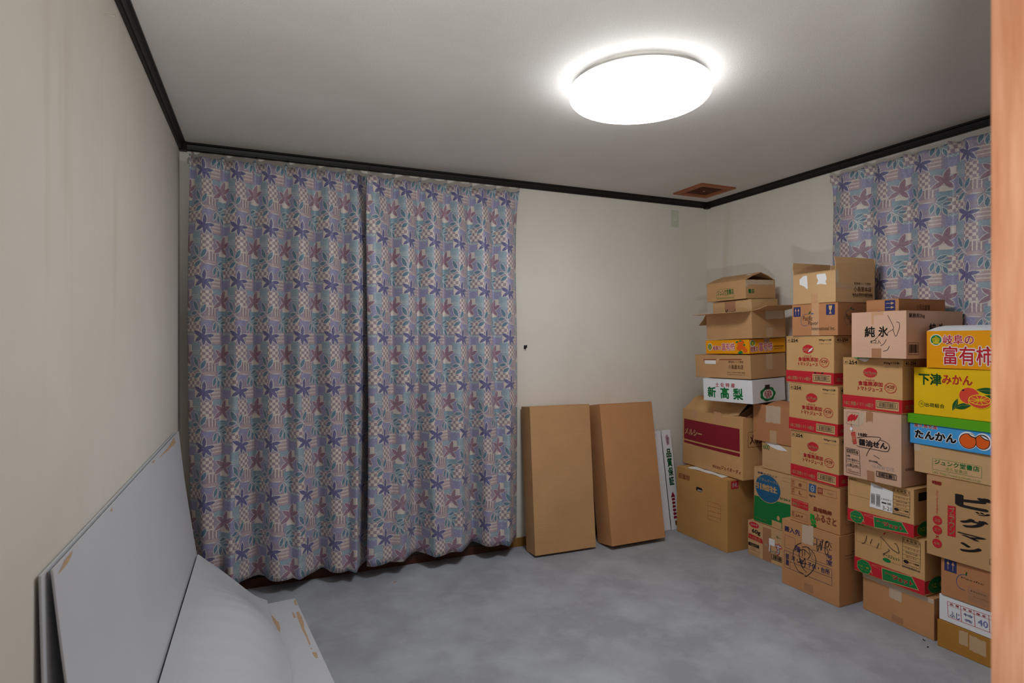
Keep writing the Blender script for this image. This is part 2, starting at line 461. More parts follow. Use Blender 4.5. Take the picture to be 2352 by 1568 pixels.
vx0, vx1, vy0, vy1 = 3.089, 3.385, -.452, -.152
vt = thing('ventilation_grille', 'square brown ventilation grille set in the ceiling corner', 'vent', ((vx0+vx1)/2, (vy0+vy1)/2, RH))
VB = plain('vent_brown', (150, 84, 48), .5, .1, 20); VD = plain('vent_dark', (86, 44, 24), .6, .1, 20)
def ring(mb, h0, h1, z0, z1):
    for a, c in (((-h0, -h0, z0), (h0, -h1, z1)), ((-h0, h1, z0), (h0, h0, z1)), ((-h0, -h1, z0), (-h1, h1, z1)), ((h1, -h1, z0), (h0, h1, z1))): mb.box(a, c)
    return mb
ring(MB(), .148, .108, -.010, 0).build('outer_frame', VB, vt)
ring(MB(), .108, .092, -.006, 0).build('inner_frame', VB, vt)
MB().box((-.092, -.092, -.002), (.092, .092, 0)).build('backing', VD, vt)
for i in range(9):
    y = -.084+i*.021
    MB().box((-.092, y-.004, -.006), (.092, y+.004, -.002)).build('slat', VD, vt)
MB().lathe([(0, -.009), (.008, -.009), (.008, -.004), (0, -.004)], 16).build('knob', plain('vent_knob', (150, 110, 84), .5), vt, True)

wp = thing('cover_plate', 'ivory blank cover plate high on the wall near the corner', 'wall plate', (3.225, 0, 2.256))
IV = plain('ivory_plastic', (206, 208, 186), .45, .03)
MB().bevbox((-.034, -.006, -.060), (.034, 0, .060), .002).build('plate', IV, wp)
MB().bevbox((-.012, -.0075, -.010), (.012, -.005, .010), .001).build('insert', plain('ivory_insert', (222, 222, 205), .4, .03), wp)
MB().lathe([(0, .0088), (.0025, .0086), (.003, .007), (0, .007)], 12, axis='y').build('screw', plain('screw', (110, 105, 96), .4), wp)
nl = thing('wall_nail', 'bent metal nail sticking out of the wall near the ceiling', 'nail', (0, -1.608, 2.257))
MB().lathe([(0, 0), (.0018, 0), (.0018, .022), (.0045, .022), (.0045, .025), (0, .025)], 10, axis='x').build('shaft', RAIL, nl)

# ================================================================== CARTONS
KRAFT = cardboard('kraft', (196, 152, 106))
KRAFT_Y = cardboard('kraft_yellow', (206, 161, 108))
KRAFT_O = cardboard('kraft_orange', (195, 142, 96))
KRAFT_R = cardboard('kraft_red', (188, 130, 88))
KRAFT_T = cardboard('kraft_tan', (196, 148, 88))
KRAFT_M = cardboard('kraft_mustard', (176, 124, 54))
KRAFT_P = cardboard('kraft_pink', (214, 172, 146))
KRAFT_L = cardboard('kraft_light', (206, 166, 120))
KRAFT_IN = cardboard('kraft_inside', (160, 124, 88))
WHITEBOX = cardboard('white_carton', (232, 233, 236))
ORANGEBOX = cardboard('orange_carton', (240, 158, 10))
YELLOWBOX = cardboard('yellow_carton', (236, 190, 14))
BLUEBOX = cardboard('blue_carton', (70, 158, 222))
GREENBOX = cardboard('green_carton', (92, 170, 24))
def ink(name, c, r=.6): return plain('ink_'+name, c, r, .05, 30, .25)
I_RED = ink('red', (196, 36, 48)); I_BLK = ink('black', (38, 32, 32)); I_NAVY = ink('navy', (48, 52, 100)); I_GRN = ink('green', (24, 122, 62))
I_MAR = ink('maroon', (136, 30, 46)); I_WHT = ink('white', (238, 236, 236)); I_KR = ink('kraft', (204, 162, 114)); I_BLUE = ink('blue', (34, 96, 136))
I_DGRN = ink('dark_green', (24, 84, 34)); I_ORG = ink('orange', (228, 96, 24)); I_YEL = ink('yellow', (242, 206, 30)); I_PUR = ink('purple_pen', (110, 110, 176))
I_GRY = ink('grey', (120, 110, 102)); I_LGRY = ink('light_grey', (176, 172, 170)); I_DRED = ink('dark_red', (150, 62, 44)); I_FRUIT = ink('fruit_red', (222, 70, 52))
I_BROWN = ink('brown_print', (120, 76, 52)); I_OLIVE = ink('olive', (134, 140, 74)); I_SKY = ink('print_blue', (60, 88, 130)); I_BGRN = ink('bright_green', (40, 160, 60))
PEN = ink('marker_pen', (40, 34, 42), .45)
TAPE_B = plain('tape_brown', (172, 122, 86), .35, .08, 20, .5); TAPE_C = plain('tape_clear', (198, 164, 126), .25, .06, 20, .55)
TAPE_W = plain('tape_whitish', (200, 176, 150), .3, .06, 20, .5); TAPE_P = plain('tape_pinkish', (204, 156, 116), .3, .06, 20, .5)
PAPER = plain('white_paper', (236, 234, 232), .7, .03)

GLY = {}
def glyphs(k):
    """flat mesh of a piece of lettering scaled to the unit square"""
    if k in GLY: return GLY[k]
    c = bpy.data.curves.new('lettering', 'FONT'); c.body = k; c.resolution_u = 3; c.fill_mode = 'BOTH'
    o = bpy.data.objects.new('lettering', c); COL.objects.link(o)
    dg = bpy.context.evaluated_depsgraph_get(); ev = o.evaluated_get(dg); me = ev.to_mesh()
    v = np.array([p.co[:2] for p in me.vertices]); f = [tuple(p.vertices) for p in me.polygons]
    ev.to_mesh_clear(); bpy.data.objects.remove(o); bpy.data.curves.remove(c)
    lo, hi = v.min(0), v.max(0)
    GLY[k] = ([tuple(p) for p in (v-lo)/(hi-lo)], f, tuple(hi-lo))
    return GLY[k]

def homog(src, dst):
    A = []; b = []
    for (x, y), (u, v) in zip(src, dst):
        A += [[x, y, 1, 0, 0, 0, -u*x, -u*y], [0, 0, 0, x, y, 1, -v*x, -v*y]]; b += [u, v]
    h = np.linalg.solve(np.array(A, float), np.array(b, float))
    return np.append(h, 1).reshape(3, 3)

class Carton:
    def __init__(s, name, label, x, y, z, yaw, L, h, D, m, open_top=False, tilt=(0, 0), bulge=None, seam='x', group=None, cat='box', flaps=True, round_=.0025, inner=None, topmat=None):
        s.L, s.h, s.D, s.m = L, h, D, m
        psi = rad(yaw)
        es = Vector((math.sin(psi), -math.cos(psi), 0)); ed = Vector((math.cos(psi), math.sin(psi), 0))
        # (x, y) is the near corner of the front face; the Empty stands at the base centre
        s.root = thing(name, label, cat, Vector((x, y, z))-es*(L/2)+ed*(D/2), group=group)
        R = Matrix.Rotation(psi-PI/2, 3, 'Z')
        if tilt != (0, 0):
            T_ = Matrix.Rotation(rad(tilt[0]), 3, 'X') @ Matrix.Rotation(rad(tilt[1]), 3, 'Y')
            # keep the near lower corner where it is
            cl = Vector((L/2, -D/2, 0))
            s.root.location = Vector((x, y, z)) - R @ (T_ @ cl)
            R = R @ T_
        s.root.rotation_euler = R.to_euler()
        rn = random.Random(hash_(name, L, h))
        s.bf = rn.uniform(-.001, .002) if bulge is None else bulge
        s.bs = rn.uniform(-.001, .0015)
        s.geo = []; s.open_top = open_top
        if open_top: s.body_open(inner or m)
        else: s.body_closed(seam, flaps, round_, topmat or m)
    def fy(s, u, v): return -s.D/2 - s.bf*math.sin(PI*min(1, max(0, u)))*math.sin(PI*min(1, max(0, v)))
    def sx(s, u, v): return s.L/2 + s.bs*math.sin(PI*min(1, max(0, u)))*math.sin(PI*min(1, max(0, v)))
    def body_closed(s, seam, flaps, r, topmat):
        L, D = s.L, s.D; tf = .003 if flaps else 0; h = s.h-tf
        def ax(n_): return [0, r/n_]+[i/8 for i in range(1, 8)]+[1-r/n_, 1]
        X, Y, Z = ax(L), ax(D), ax(h); n = len(X); idx = {}; V = []
        def vid(i, j, k):
            key = (i, j, k)
            if key in idx: return idx[key]
            u, w_, v = X[i], Y[j], Z[k]
            p = Vector(((u-.5)*L, (w_-.5)*D, v*h)); c = Vector((0, 0, h/2)); q = p-c
            e = Vector((L/2-r, D/2-r, h/2-r)); cl = Vector([max(-e[a], min(e[a], q[a])) for a in range(3)])
            d = q-cl
            if d.length > 1e-7: q = cl+d.normalized()*r
            p = q+c
            if j == 0: p.y -= s.bf*math.sin(PI*u)*math.sin(PI*v)
            if j == n-1: p.y += s.bf*math.sin(PI*u)*math.sin(PI*v)
            if i == n-1: p.x += s.bs*math.sin(PI*w_)*math.sin(PI*v)
            idx[key] = len(V); V.append(p); return idx[key]
        F = []
        R_ = range(n-1)
        for a in R_:
            for b in R_:
                F += [(vid(a, 0, b), vid(a+1, 0, b), vid(a+1, 0, b+1), vid(a, 0, b+1)), (vid(a, n-1, b), vid(a, n-1, b+1), vid(a+1, n-1, b+1), vid(a+1, n-1, b)),
                      (vid(0, a, b), vid(0, a, b+1), vid(0, a+1, b+1), vid(0, a+1, b)), (vid(n-1, a, b), vid(n-1, a+1, b), vid(n-1, a+1, b+1), vid(n-1, a, b+1)),
                      (vid(a, b, 0), vid(a, b+1, 0), vid(a+1, b+1, 0), vid(a+1, b, 0)), (vid(a, b, n-1), vid(a+1, b, n-1), vid(a+1, b+1, n-1), vid(a, b+1, n-1))]
        s.body = mesh_obj('carton_body', V, F, s.m, s.root)
        if flaps:
            g_ = .0015
            if seam == 'x': pr = (((-L/2, -D/2), (L/2, -g_)), ((-L/2, g_), (L/2, D/2)))
            else: pr = (((-L/2, -D/2), (-g_, D/2)), ((g_, -D/2), (L/2, D/2)))
            for (a0, b0), (a1, b1) in pr:
                MB().bevbox((a0, b0, h), (a1, b1, h+tf), .001).build('flap', topmat, s.root)
    def body_open(s, inner):
        L, D, h, t = s.L, s.D, s.h, .004
        mb = MB()
        n = 8; V = []; F = []
        # outer front/right faces follow the bulge, walls have thickness
        def wall(pt_out, pt_in):
            b = len(mb.v); m_ = n+1
            vo = [pt_out(i/n, j/n) for j in range(m_) for i in range(m_)]; vi = [pt_in(i/n, j/n) for j in range(m_) for i in range(m_)]
            f = []
            for j in range(n):
                for i in range(n):
                    a = j*m_+i; f.append((a, a+1, a+m_+1, a+m_)); q = a+m_*m_; f.append((q, q+m_, q+m_+1, q+1))
            for i in range(n):
                a = n*m_+i; q = a+m_*m_; f.append((a, a+1, q+1, q)); a2 = i; q2 = i+m_*m_; f.append((a2, q2, q2+1, a2+1))
                a = i*m_; q = a+m_*m_; f.append((a, a+m_, q+m_, q)); a = i*m_+n; q = a+m_*m_; f.append((a, q, q+m_, a+m_))
            mb.add(vo+vi, f)
        wall(lambda u, v: (-L/2+u*L, s.fy(u, v), v*h), lambda u, v: (-L/2+u*L, s.fy(u, v)+t, v*h))
        wall(lambda u, v: (s.sx(u, v), -D/2+t+u*(D-2*t), v*h), lambda u, v: (s.sx(u, v)-t, -D/2+t+u*(D-2*t), v*h))
        mb.box((-L/2, D/2-t, 0), (L/2, D/2, h)).box((-L/2, -D/2+t, 0), (-L/2+t, D/2-t, h)).box((-L/2+t, -D/2+t, 0), (L/2-t, D/2-t, t))
        s.body = mb.build('carton_body', s.m, s.root)
    def flap(s, side, length, ang, torn=0., taper=.0, span=(0, 1), m=None):
        """hinged flap of an open carton; ang 0 = upright, 90 = level outwards"""
        L, D, h, t = s.L, s.D, s.h, .003
        w_ = L if side in 'fb' else D
        rn = random.Random(int(length*1e4)+int(w_*1e3))
        n = 16; V = []
        a = rad(ang); up, out = math.cos(a), math.sin(a)
        for i in range(n+1):
            u = span[0]+(span[1]-span[0])*i/n
            for j in (0, .5, 1):
                l = length*j
                if j == 1 and torn: l -= rn.uniform(0, torn)
                e = (u-.5)*w_*(1-taper*j)
                bend = .004*math.sin(PI*j)
                o_, z_ = l*out+bend*up, h+l*up-bend*out
                for q in (0, t):
                    oo, zz = o_-q*up, z_+q*out
                    if side == 'f': p = (e, -D/2-oo, zz)
                    elif side == 'b': p = (-e, D/2+oo, zz)
                    elif side == 'r': p = (L/2+oo, e, zz)
                    else: p = (-L/2-oo, -e, zz)
                    V.append(p)
        F = []
        for i in range(n):
            A, B = i*6, i*6+6
            for j in (0, 2): F += [(A+j, B+j, B+j+2, A+j+2), (A+j+1, A+j+3, B+j+3, B+j+1)]
            F += [(A+4, B+4, B+5, A+5), (A, A+1, B+1, B)]
        F += [(0, 2, 3, 1), (2, 4, 5, 3), (n*6, n*6+1, n*6+3, n*6+2), (n*6+2, n*6+3, n*6+5, n*6+4)]
        return mesh_obj('flap', V, F, m or s.m, s.root)
    def face(s, side='front', crop=None, quad=None, Lq=None, Hq=None, uvof=None):
        return Face(s, side, crop, quad, Lq, Hq, uvof)
    def finish(s):
        """prints lying close together become one printed part each"""
        E = s.geo; n = len(E); par = list(range(n))
        def root(a):
            while par[a] != a: a = par[a]
            return a
        B = []
        for side, m, v, f in E:
            a = np.array(v); B.append((side, a.min(0)-.008, a.max(0)+.008))
        for i in range(n):
            for j in range(i):
                if B[i][0] == B[j][0] and (B[i][1] <= B[j][2]).all() and (B[j][1] <= B[i][2]).all(): par[root(i)] = root(j)
        groups = {}
        for i in range(n): groups.setdefault(root(i), []).append(i)
        for ids in groups.values():
            V = []; F = []; MI = []; mats = []
            for i in ids:
                side, m, v, f = E[i]
                if m not in mats: mats.append(m)
                k = len(V); V += v; F += [tuple(q+k for q in x) for x in f]; MI += [mats.index(m)]*len(f)
            mesh_obj('print', V, F, None, s.body, mi=MI, mats=mats)
        return s
def hash_(n, a, b): return sum(ord(c) for c in n)*7+int(a*1e4)+int(b*1e4)*3

class Face:
    """places flat print on a carton face; coordinates are measured inside a quad"""
    def __init__(s, C, side, crop, quad, Lq, Hq, uvof):
        s.C, s.side = C, side
        s.W = C.L if side == 'front' else C.D
        if uvof is not None: s.H = uvof.H; s.sc = True; s.fu, s.fv = uvof.fu, uvof.fv
        else:
            s.H = homog(quad or [(0, 0), (1000, 0), (1000, 1000), (0, 1000)], [(0, 0), (1, 0), (1, 1), (0, 1)])
            s.fu = (Lq or s.W)/s.W; s.fv = (Hq or C.h)/C.h
        s.lay = 0
    def uv(s, x, y):
        p = s.H @ np.array([x, y, 1.]); return p[0]/p[2]*s.fu, 1-p[1]/p[2]*s.fv
    def pt(s, u, v, e):
        C = s.C
        if s.side == 'front': return ((u-.5)*C.L, C.fy(u, v)-e, v*C.h)
        return (C.sx(u, v)+e, (u-.5)*C.D, v*C.h)
    def emit(s, m, uvs, faces):
        s.lay += 1; e = .00035+.00007*s.lay
        s.C.geo.append((s.side, m, [s.pt(min(1.002, max(-.002, a)), min(1.002, max(-.002, b)), e) for a, b in uvs], list(faces)))
    def bb(s, x0, y0, x1, y1):
        a, b = s.uv(x0, y0), s.uv(x1, y1); return a[0], b[1], b[0], a[1]
    def stamp(s, txt, u0, v0, u1, v1, m, r, shear=0.):
        """lettering in a uv box; bold strokes come from shifted copies, r in em"""
        g_, f, sz = glyphs(txt)
        n = 1 if r < .004 else (4 if r < .03 else 8)
        V = []; F = []
        for k in range(n):
            a = 2*PI*k/n+.4; dx, dy = (0, 0) if n == 1 else (r*math.cos(a)/sz[0], r*math.sin(a)/sz[1])
            b = len(V); V += [(u0+(u1-u0)*(p[0]+dx+shear*(p[1]-.5)), v0+(v1-v0)*(p[1]+dy)) for p in g_]; F += [tuple(i+b for i in q) for q in f]
        s.emit(m, V, F)
    def t(s, txt, x0, y0, x1, y1, m, bold=.012, halo=None, hw=.05, shear=0.):
        u0, v0, u1, v1 = s.bb(x0, y0, x1, y1)
        if halo: s.stamp(txt, u0, v0, u1, v1, halo, bold+hw)
        s.stamp(txt, u0, v0, u1, v1, m, bold, shear)
    def vt(s, txt, x0, y0, x1, y1, m, bold=.012):
        n = len(txt)
        (ua, va), (ub, vb) = s.uv(x0, y0), s.uv(x1, y1)
        for i, ch in enumerate(txt):
            q = (va-vb)/n
            s.stamp(ch, ua, va-q*(i+1)+q*.06, ub, va-q*i-q*.06, m, bold)
    def q(s, P, m, n=10):
        A = [s.uv(*p) for p in P]; U = []; F = []
        for j in range(n+1):
            for i in range(n+1):
                a, b = i/n, j/n
                U.append(tuple((A[0][k]*(1-a)+A[1][k]*a)*(1-b)+(A[3][k]*(1-a)+A[2][k]*a)*b for k in (0, 1)))
        for j in range(n):
            for i in range(n): k = j*(n+1)+i; F.append((k, k+n+1, k+n+2, k+1))
        s.emit(m, U, F)
    def r(s, x0, y0, x1, y1, m, n=8):
        u0, v0, u1, v1 = s.bb(x0, y0, x1, y1); s.ruv(u0, v0, u1, v1, m, n)
    def ruv(s, u0, v0, u1, v1, m, n=6):
        U = [(u0+(u1-u0)*i/n, v0+(v1-v0)*j/n) for j in range(n+1) for i in range(n+1)]
        F = [(j*(n+1)+i, j*(n+1)+i+1, (j+1)*(n+1)+i+1, (j+1)*(n+1)+i) for j in range(n) for i in range(n)]
        s.emit(m, U, F)
    def o(s, x0, y0, x1, y1, m, w=.0015):
        u0, v0, u1, v1 = s.bb(x0, y0, x1, y1); s.lines([[(u0, v0), (u1, v0), (u1, v1), (u0, v1), (u0, v0)]], w, m)
    def lines(s, L, w, m):
        """strokes in uv, width in metres"""
        for P in L:
            P = [(a*s.W, b*s.C.h) for a, b in P]
            Q = []
            for i in range(len(P)-1):
                d = math.hypot(P[i+1][0]-P[i][0], P[i+1][1]-P[i][1]); k = max(1, int(d/.025))
                Q += [(P[i][0]+(P[i+1][0]-P[i][0])*j/k, P[i][1]+(P[i+1][1]-P[i][1])*j/k) for j in range(k)]
            Q.append(P[-1]); U = []; F = []
            for i, p in enumerate(Q):
                a = Q[max(0, i-1)]; b = Q[min(len(Q)-1, i+1)]
                dx, dy = b[0]-a[0], b[1]-a[1]; l = math.hypot(dx, dy) or 1
                nx, ny = -dy/l*w/2, dx/l*w/2
                U += [((p[0]+nx)/s.W, (p[1]+ny)/s.C.h), ((p[0]-nx)/s.W, (p[1]-ny)/s.C.h)]
                if i: F.append((2*i-2, 2*i-1, 2*i+1, 2*i))
            s.emit(m, U, F)
    def l(s, P, w, m, smooth=True):
        if smooth and len(P) > 2:
            R_ = []
            for i in range(len(P)-1):
                p0, p1, p2, p3 = P[max(0, i-1)], P[i], P[i+1], P[min(len(P)-1, i+2)]
                for k in range(5):
                    t = k/5; R_.append(tuple(.5*((2*p1[a])+(-p0[a]+p2[a])*t+(2*p0[a]-5*p1[a]+4*p2[a]-p3[a])*t*t+(-p0[a]+3*p1[a]-3*p2[a]+p3[a])*t**3) for a in (0, 1)))
            R_.append(P[-1]); P = R_
        s.lines([[s.uv(*p) for p in P]], w, m)
    def e(s, x0, y0, x1, y1, m, rim=None, rw=.003, wob=0., n=40, a0=0., a1=2*PI):
        Hi = np.linalg.inv(s.H); cx, cy = (x0+x1)/2, (y0+y1)/2; p = s.H @ np.array([cx, cy, 1.]); p /= p[2]
        a, b = Hi @ np.array([p[0]-.02, p[1], 1.]), Hi @ np.array([p[0]+.02, p[1], 1.]); k = (b[1]/b[2]-a[1]/a[2])/(b[0]/b[2]-a[0]/a[2])
        hw, hh = (x1-x0)/2, (y1-y0)/2; hh = math.sqrt(max(hh*hh-(k*hw)**2, .3*hh*hh))
        c = s.uv(cx, cy); u0, u1 = s.uv(cx-hw, cy-k*hw)[0], s.uv(cx+hw, cy+k*hw)[0]; v0, v1 = s.uv(cx, cy+hh)[1], s.uv(cx, cy-hh)[1]
        P = [(c[0]+(u1-u0)/2*math.cos(a0+(a1-a0)*i/n)*(1+wob*math.cos(7*i*2*PI/n)), c[1]+(v1-v0)/2*math.sin(a0+(a1-a0)*i/n)*(1+wob*math.cos(7*i*2*PI/n))) for i in range(n+1)]
        if m:
            h = [((p[0]+c[0])/2, (p[1]+c[1])/2) for p in P]; k = n+1
            s.emit(m, [c]+h+P, [(0, 1+i, 2+i) for i in range(n)]+[(1+i, 1+k+i, 2+k+i, 2+i) for i in range(n)])
        if rim: s.lines([P], rw, rim)
    def poly(s, P, m):
        A = [s.uv(*p) for p in P]; c = (sum(a[0] for a in A)/len(A), sum(a[1] for a in A)/len(A)); n = len(A)
        s.emit(m, [c]+A, [(0, 1+i, 1+(i+1) % n) for i in range(n)])
    def lens(s, ax, ay, bx, by, wpx, m):
        n = 12; dx, dy = bx-ax, by-ay; l = math.hypot(dx, dy); nx, ny = -dy/l, dx/l
        T1 = [(ax+dx*i/n+nx*wpx*math.sin(PI*i/n), ay+dy*i/n+ny*wpx*math.sin(PI*i/n)) for i in range(n+1)]
        T2 = [(ax+dx*i/n-nx*wpx*math.sin(PI*i/n), ay+dy*i/n-ny*wpx*math.sin(PI*i/n)) for i in range(n-1, 0, -1)]
        s.poly(T1+T2, m)
    def bars(s, x0, y0, x1, y1, m, frame=True, seed=3, fw=.003):
        u0, v0, u1, v1 = s.bb(x0, y0, x1, y1); rn = random.Random(seed)
        if frame: s.lines([[(u0, v0), (u1, v0), (u1, v1), (u0, v1), (u0, v0)]], fw, m)
        x = u0+(u1-u0)*.09; V = []; F = []; a, b = v0+(v1-v0)*.14, v1-(v1-v0)*.14
        while x < u1-(u1-u0)*.09:
            w_ = (u1-u0)*rn.choice((.012, .02, .03)); k = len(V)
            V += [(x, a), (x+w_, a), (x+w_, b), (x, b)]; F.append((k, k+1, k+2, k+3))
            x += w_+(u1-u0)*rn.choice((.012, .018, .026))
        s.emit(m, V, F)
    def tape(s, x0, y0, x1, y1, m, name='packing_tape', jag=0.):
        u0, v0, u1, v1 = s.bb(x0, y0, x1, y1); rn = random.Random(int(x0+y1)); n = 8; V = []; F = []
        for j in range(n+1):
            for i in range(n+1):
                u = u0+(u1-u0)*i/n; v = v0+(v1-v0)*j/n
                if jag and j in (0, n): v += rn.uniform(-jag, jag)
                V.append(s.pt(u, v, .00025))
        for j in range(n):
            for i in range(n): F.append((j*(n+1)+i, j*(n+1)+i+1, (j+1)*(n+1)+i+1, (j+1)*(n+1)+i))
        return mesh_obj(name, V, F, m, s.C.body)

# ------------------------------------------------------------------ stack in the back corner
c = Carton('cardboard_box', 'large plain brown carton on the floor with a hand-hole slot', 3.125, -.643, 0, 1.7, .476, .462, .37, KRAFT_T, bulge=.004)
f = c.face('front', 'R3', [(52, 705), (505, 838), (518, 1488), (62, 1292)])
f.t('日宝印', 75, 770, 168, 835, I_DRED, .03); f.o(72, 766, 170, 838, I_DRED, .002)
f.o(340, 1018, 458, 1220, I_DRED, .0012)
for k in (1, 2, 3): f.l([(340, 1018+k*43), (459, 1052+k*43)], .0012, I_DRED, False)
f.poly([(232, 897), (245, 893), (280, 905), (290, 915), (288, 938), (278, 941), (244, 928), (233, 918)], I_BLK)
f.q([(246, 914), (286, 926), (284, 938), (248, 927)], I_LGRY, 2)
f = c.face('right'); f.r(90, 20, 260, 130, I_RED); f.t('赤札', 110, 40, 240, 110, I_WHT); f.o(640, 660, 900, 780, I_DRED, .0015)
c.finish()
# paper between the two big cartons
V = []; F = []; n = 10
for i in range(n+1):
    for j in range(n+1):
        a, b_ = i/n, j/n
        V.append((3.145+.14*b_+.006*math.sin(a*5), -.575+.33*a, .4626+.0035*abs(math.sin(a*7+b_*3))*(b_ < .99)))
for i in range(n):
    for j in range(n): F.append((i*(n+1)+j, i*(n+1)+n+2+j-1, (i+1)*(n+1)+j+1, i*(n+1)+j+1))
pp = mesh_obj('packing_paper', V, F, PAPER); tag(pp, 'crumpled white packing paper squeezed between the two biggest cartons', 'paper')

c = Carton('cardboard_box', 'crushed carton with a wide maroon band and open torn corner', 3.19, -.708, .468, -2.0, .60, .392, .31, KRAFT_Y, flaps=False, bulge=.010)
f = c.face('front', 'R3', [(105, 215), (645, 305), (655, 818), (100, 672)])
f.q([(118, 298), (620, 388), (627, 575), (118, 465)], I_MAR, 12); f.q([(118, 478), (627, 588), (628, 618), (118, 497)], I_MAR, 12)
f.t('メルシー', 128, 375, 290, 458, I_KR, .035); f.t('株式会社', 385, 685, 460, 728, I_MAR); f.t('ジェイオーディ', 462, 690, 638, 768, I_MAR, .02)
f.t('ワインジャーナル', 150, 352, 250, 385, I_DRED, .0)
f.tape(388, 245, 460, 345, TAPE_P, jag=.01); f.tape(190, 225, 235, 305, TAPE_P, jag=.01); f.tape(318, 690, 366, 735, TAPE_P)
f = c.face('right'); f.o(140, 225, 700, 470, I_MAR, .0025); f.t('メルシー', 190, 270, 640, 420, I_MAR, .03)
c.finish()
# its domed, crushed top: sloping flap panels rising to the back, one corner bent open
L, D, h = c.L, c.D, c.h; V = []; F = []; nx, ny = 24, 12
for j in range(ny+1):
    for i in range(nx+1):
        u, v = i/nx, j/ny
        z = h-.002+.088*sstep(0, .42, v)+.004*math.sin(9*u+2*v)*math.sin(PI*v)-.012*math.exp(-((u-.06)/.08)**2-((v-.25)/.12)**2)
        x = (u-.5)*L; y = (v-.5)*D
        V.append((x, y, z))
hole = lambda u, v: (.87 < u < .985) and (.05 < v < .55)
for j in range(ny):
    for i in range(nx):
        if not hole((i+.5)/nx, (j+.5)/ny): k = j*(nx+1)+i; F.append((k, k+1, k+nx+2, k+nx+1))
o = mesh_obj('crushed_top', V, F, KRAFT_Y, c.root); md = o.modifiers.new('thickness', 'SOLIDIFY'); md.thickness = .004; md.offset = -1
MB().add([(L*.37, -D*.45, h-.002), (L*.492, -D*.42, h-.002), (L*.492, D*.08, h+.086), (L*.37, D*.06, h+.082), (L*.37, -D*.45, h-.006), (L*.492, -D*.42, h-.006), (L*.492, D*.08, h-.006), (L*.37, D*.06, h-.006)],
         [(0, 4, 5, 1), (1, 5, 6, 2), (2, 6, 7, 3), (3, 7, 4, 0), (4, 7, 6, 5)]).build('inner_flap', KRAFT_IN, c.root)
V = [(-L/2, 0, h-.002), (-L/2, D/2, h-.002), (-L/2, D/2, h+.082), (-L/2, 0, h+.078), (L/2, 0, h-.002), (L/2, D/2, h-.002), (L/2, D/2, h+.082), (L/2, 0, h+.078)]
MB().add(V, [(0, 3, 2, 1), (4, 5, 6, 7), (1, 2, 6, 5)]).build('side_gusset', KRAFT_Y, c.root)
V = [(L*.27, -D*.47, h+.001), (L*.40, -D*.44, h+.014), (L*.385, -D*.16, h+.082), (L*.26, -D*.16, h+.070)]
o = mesh_obj('torn_flap', V, [(0, 1, 2, 3)], KRAFT_L, c.root); o.modifiers.new('t', 'SOLIDIFY').thickness = .003
o = mesh_obj('packing_tape', [(L*.20, -D*.505, h-.03), (L*.26, -D*.505, h-.03), (L*.26, -D*.22, h+.066), (L*.20, -D*.22, h+.066)], [(0, 1, 2, 3)], TAPE_P, c.root)

TL = (2.0, -1.0)
c = Carton('fruit_box', 'white fruit carton with large green characters, under a brown carton', 3.165, -.816, .962, 8.0, .378, .146, .325, WHITEBOX, tilt=TL)
f = c.face('front', 'R1', [(315, 1312), (880, 1350), (882, 1602), (330, 1555)])
f.t('土', 465, 1362, 507, 1410, I_RED, .02); f.t('佐', 523, 1366, 567, 1414, I_RED, .02); f.t('特', 583, 1371, 628, 1420, I_RED, .02); f.t('産', 644, 1375, 690, 1424, I_RED, .02)
f.t('新', 375, 1408, 472, 1525, I_GRN, .035); f.t('髙', 525, 1418, 622, 1541, I_GRN, .035); f.t('梨', 670, 1432, 775, 1556, I_GRN, .035)
f = c.face('right', 'R1', [(880, 1350), (1165, 1315), (1180, 1520), (882, 1602)])
f.e(962, 1402, 1098, 1548, I_GRN, wob=.06); f.e(985, 1428, 1078, 1525, I_WHT); f.r(1003, 1390, 1047, 1424, I_BLK)
f.t('土佐', 1010, 1428, 1050, 1448, I_RED); f.t('新高梨', 998, 1452, 1066, 1492, I_RED, .02); f.t('高知', 1012, 1496, 1052, 1516, I_RED)
c.finish()

c = Carton('cardboard_box', 'brown carton with dark red lettering between orange and white boxes', 3.165, -.802, 1.114, 5.0, .455, .150, .325, KRAFT, tilt=TL)
f = c.face('front', 'R1', [(255, 1085), (845, 1088), (868, 1340), (270, 1305)])
def kojima(f, T1, T2, T3, m):
    f.t('乾物食づくり横倉', *T1, m, .01); f.t('小島屋本店', *T2, m, .02)
    x0, y0, x1, y1 = T3; ym = (y0+y1)/2
    f.t('本店 木曾郡木曾町福島', x0, y0, x1, ym-2, m, .01); f.t('TEL 0264-22-2151 FAX 22-3125', x0, ym+2, x1, y1, m, .01)
kojima(f, (612, 1145, 775, 1172), (612, 1185, 778, 1235), (600, 1258, 800, 1298), I_BROWN)
f.q([(345, 1130), (755, 1128), (755, 1138), (345, 1138)], I_DRED, 6)
f.tape(360, 1140, 478, 1178, PAPER); f.q([(478, 1135), (512, 1108), (515, 1140), (490, 1170)], I_KR, 2)
f = c.face('right', 'R1', [(845, 1088), (1225, 1050), (1225, 1300), (868, 1340)]); f.tape(1012, 1075, 1088, 1230, TAPE_C, jag=.02)
c.finish()

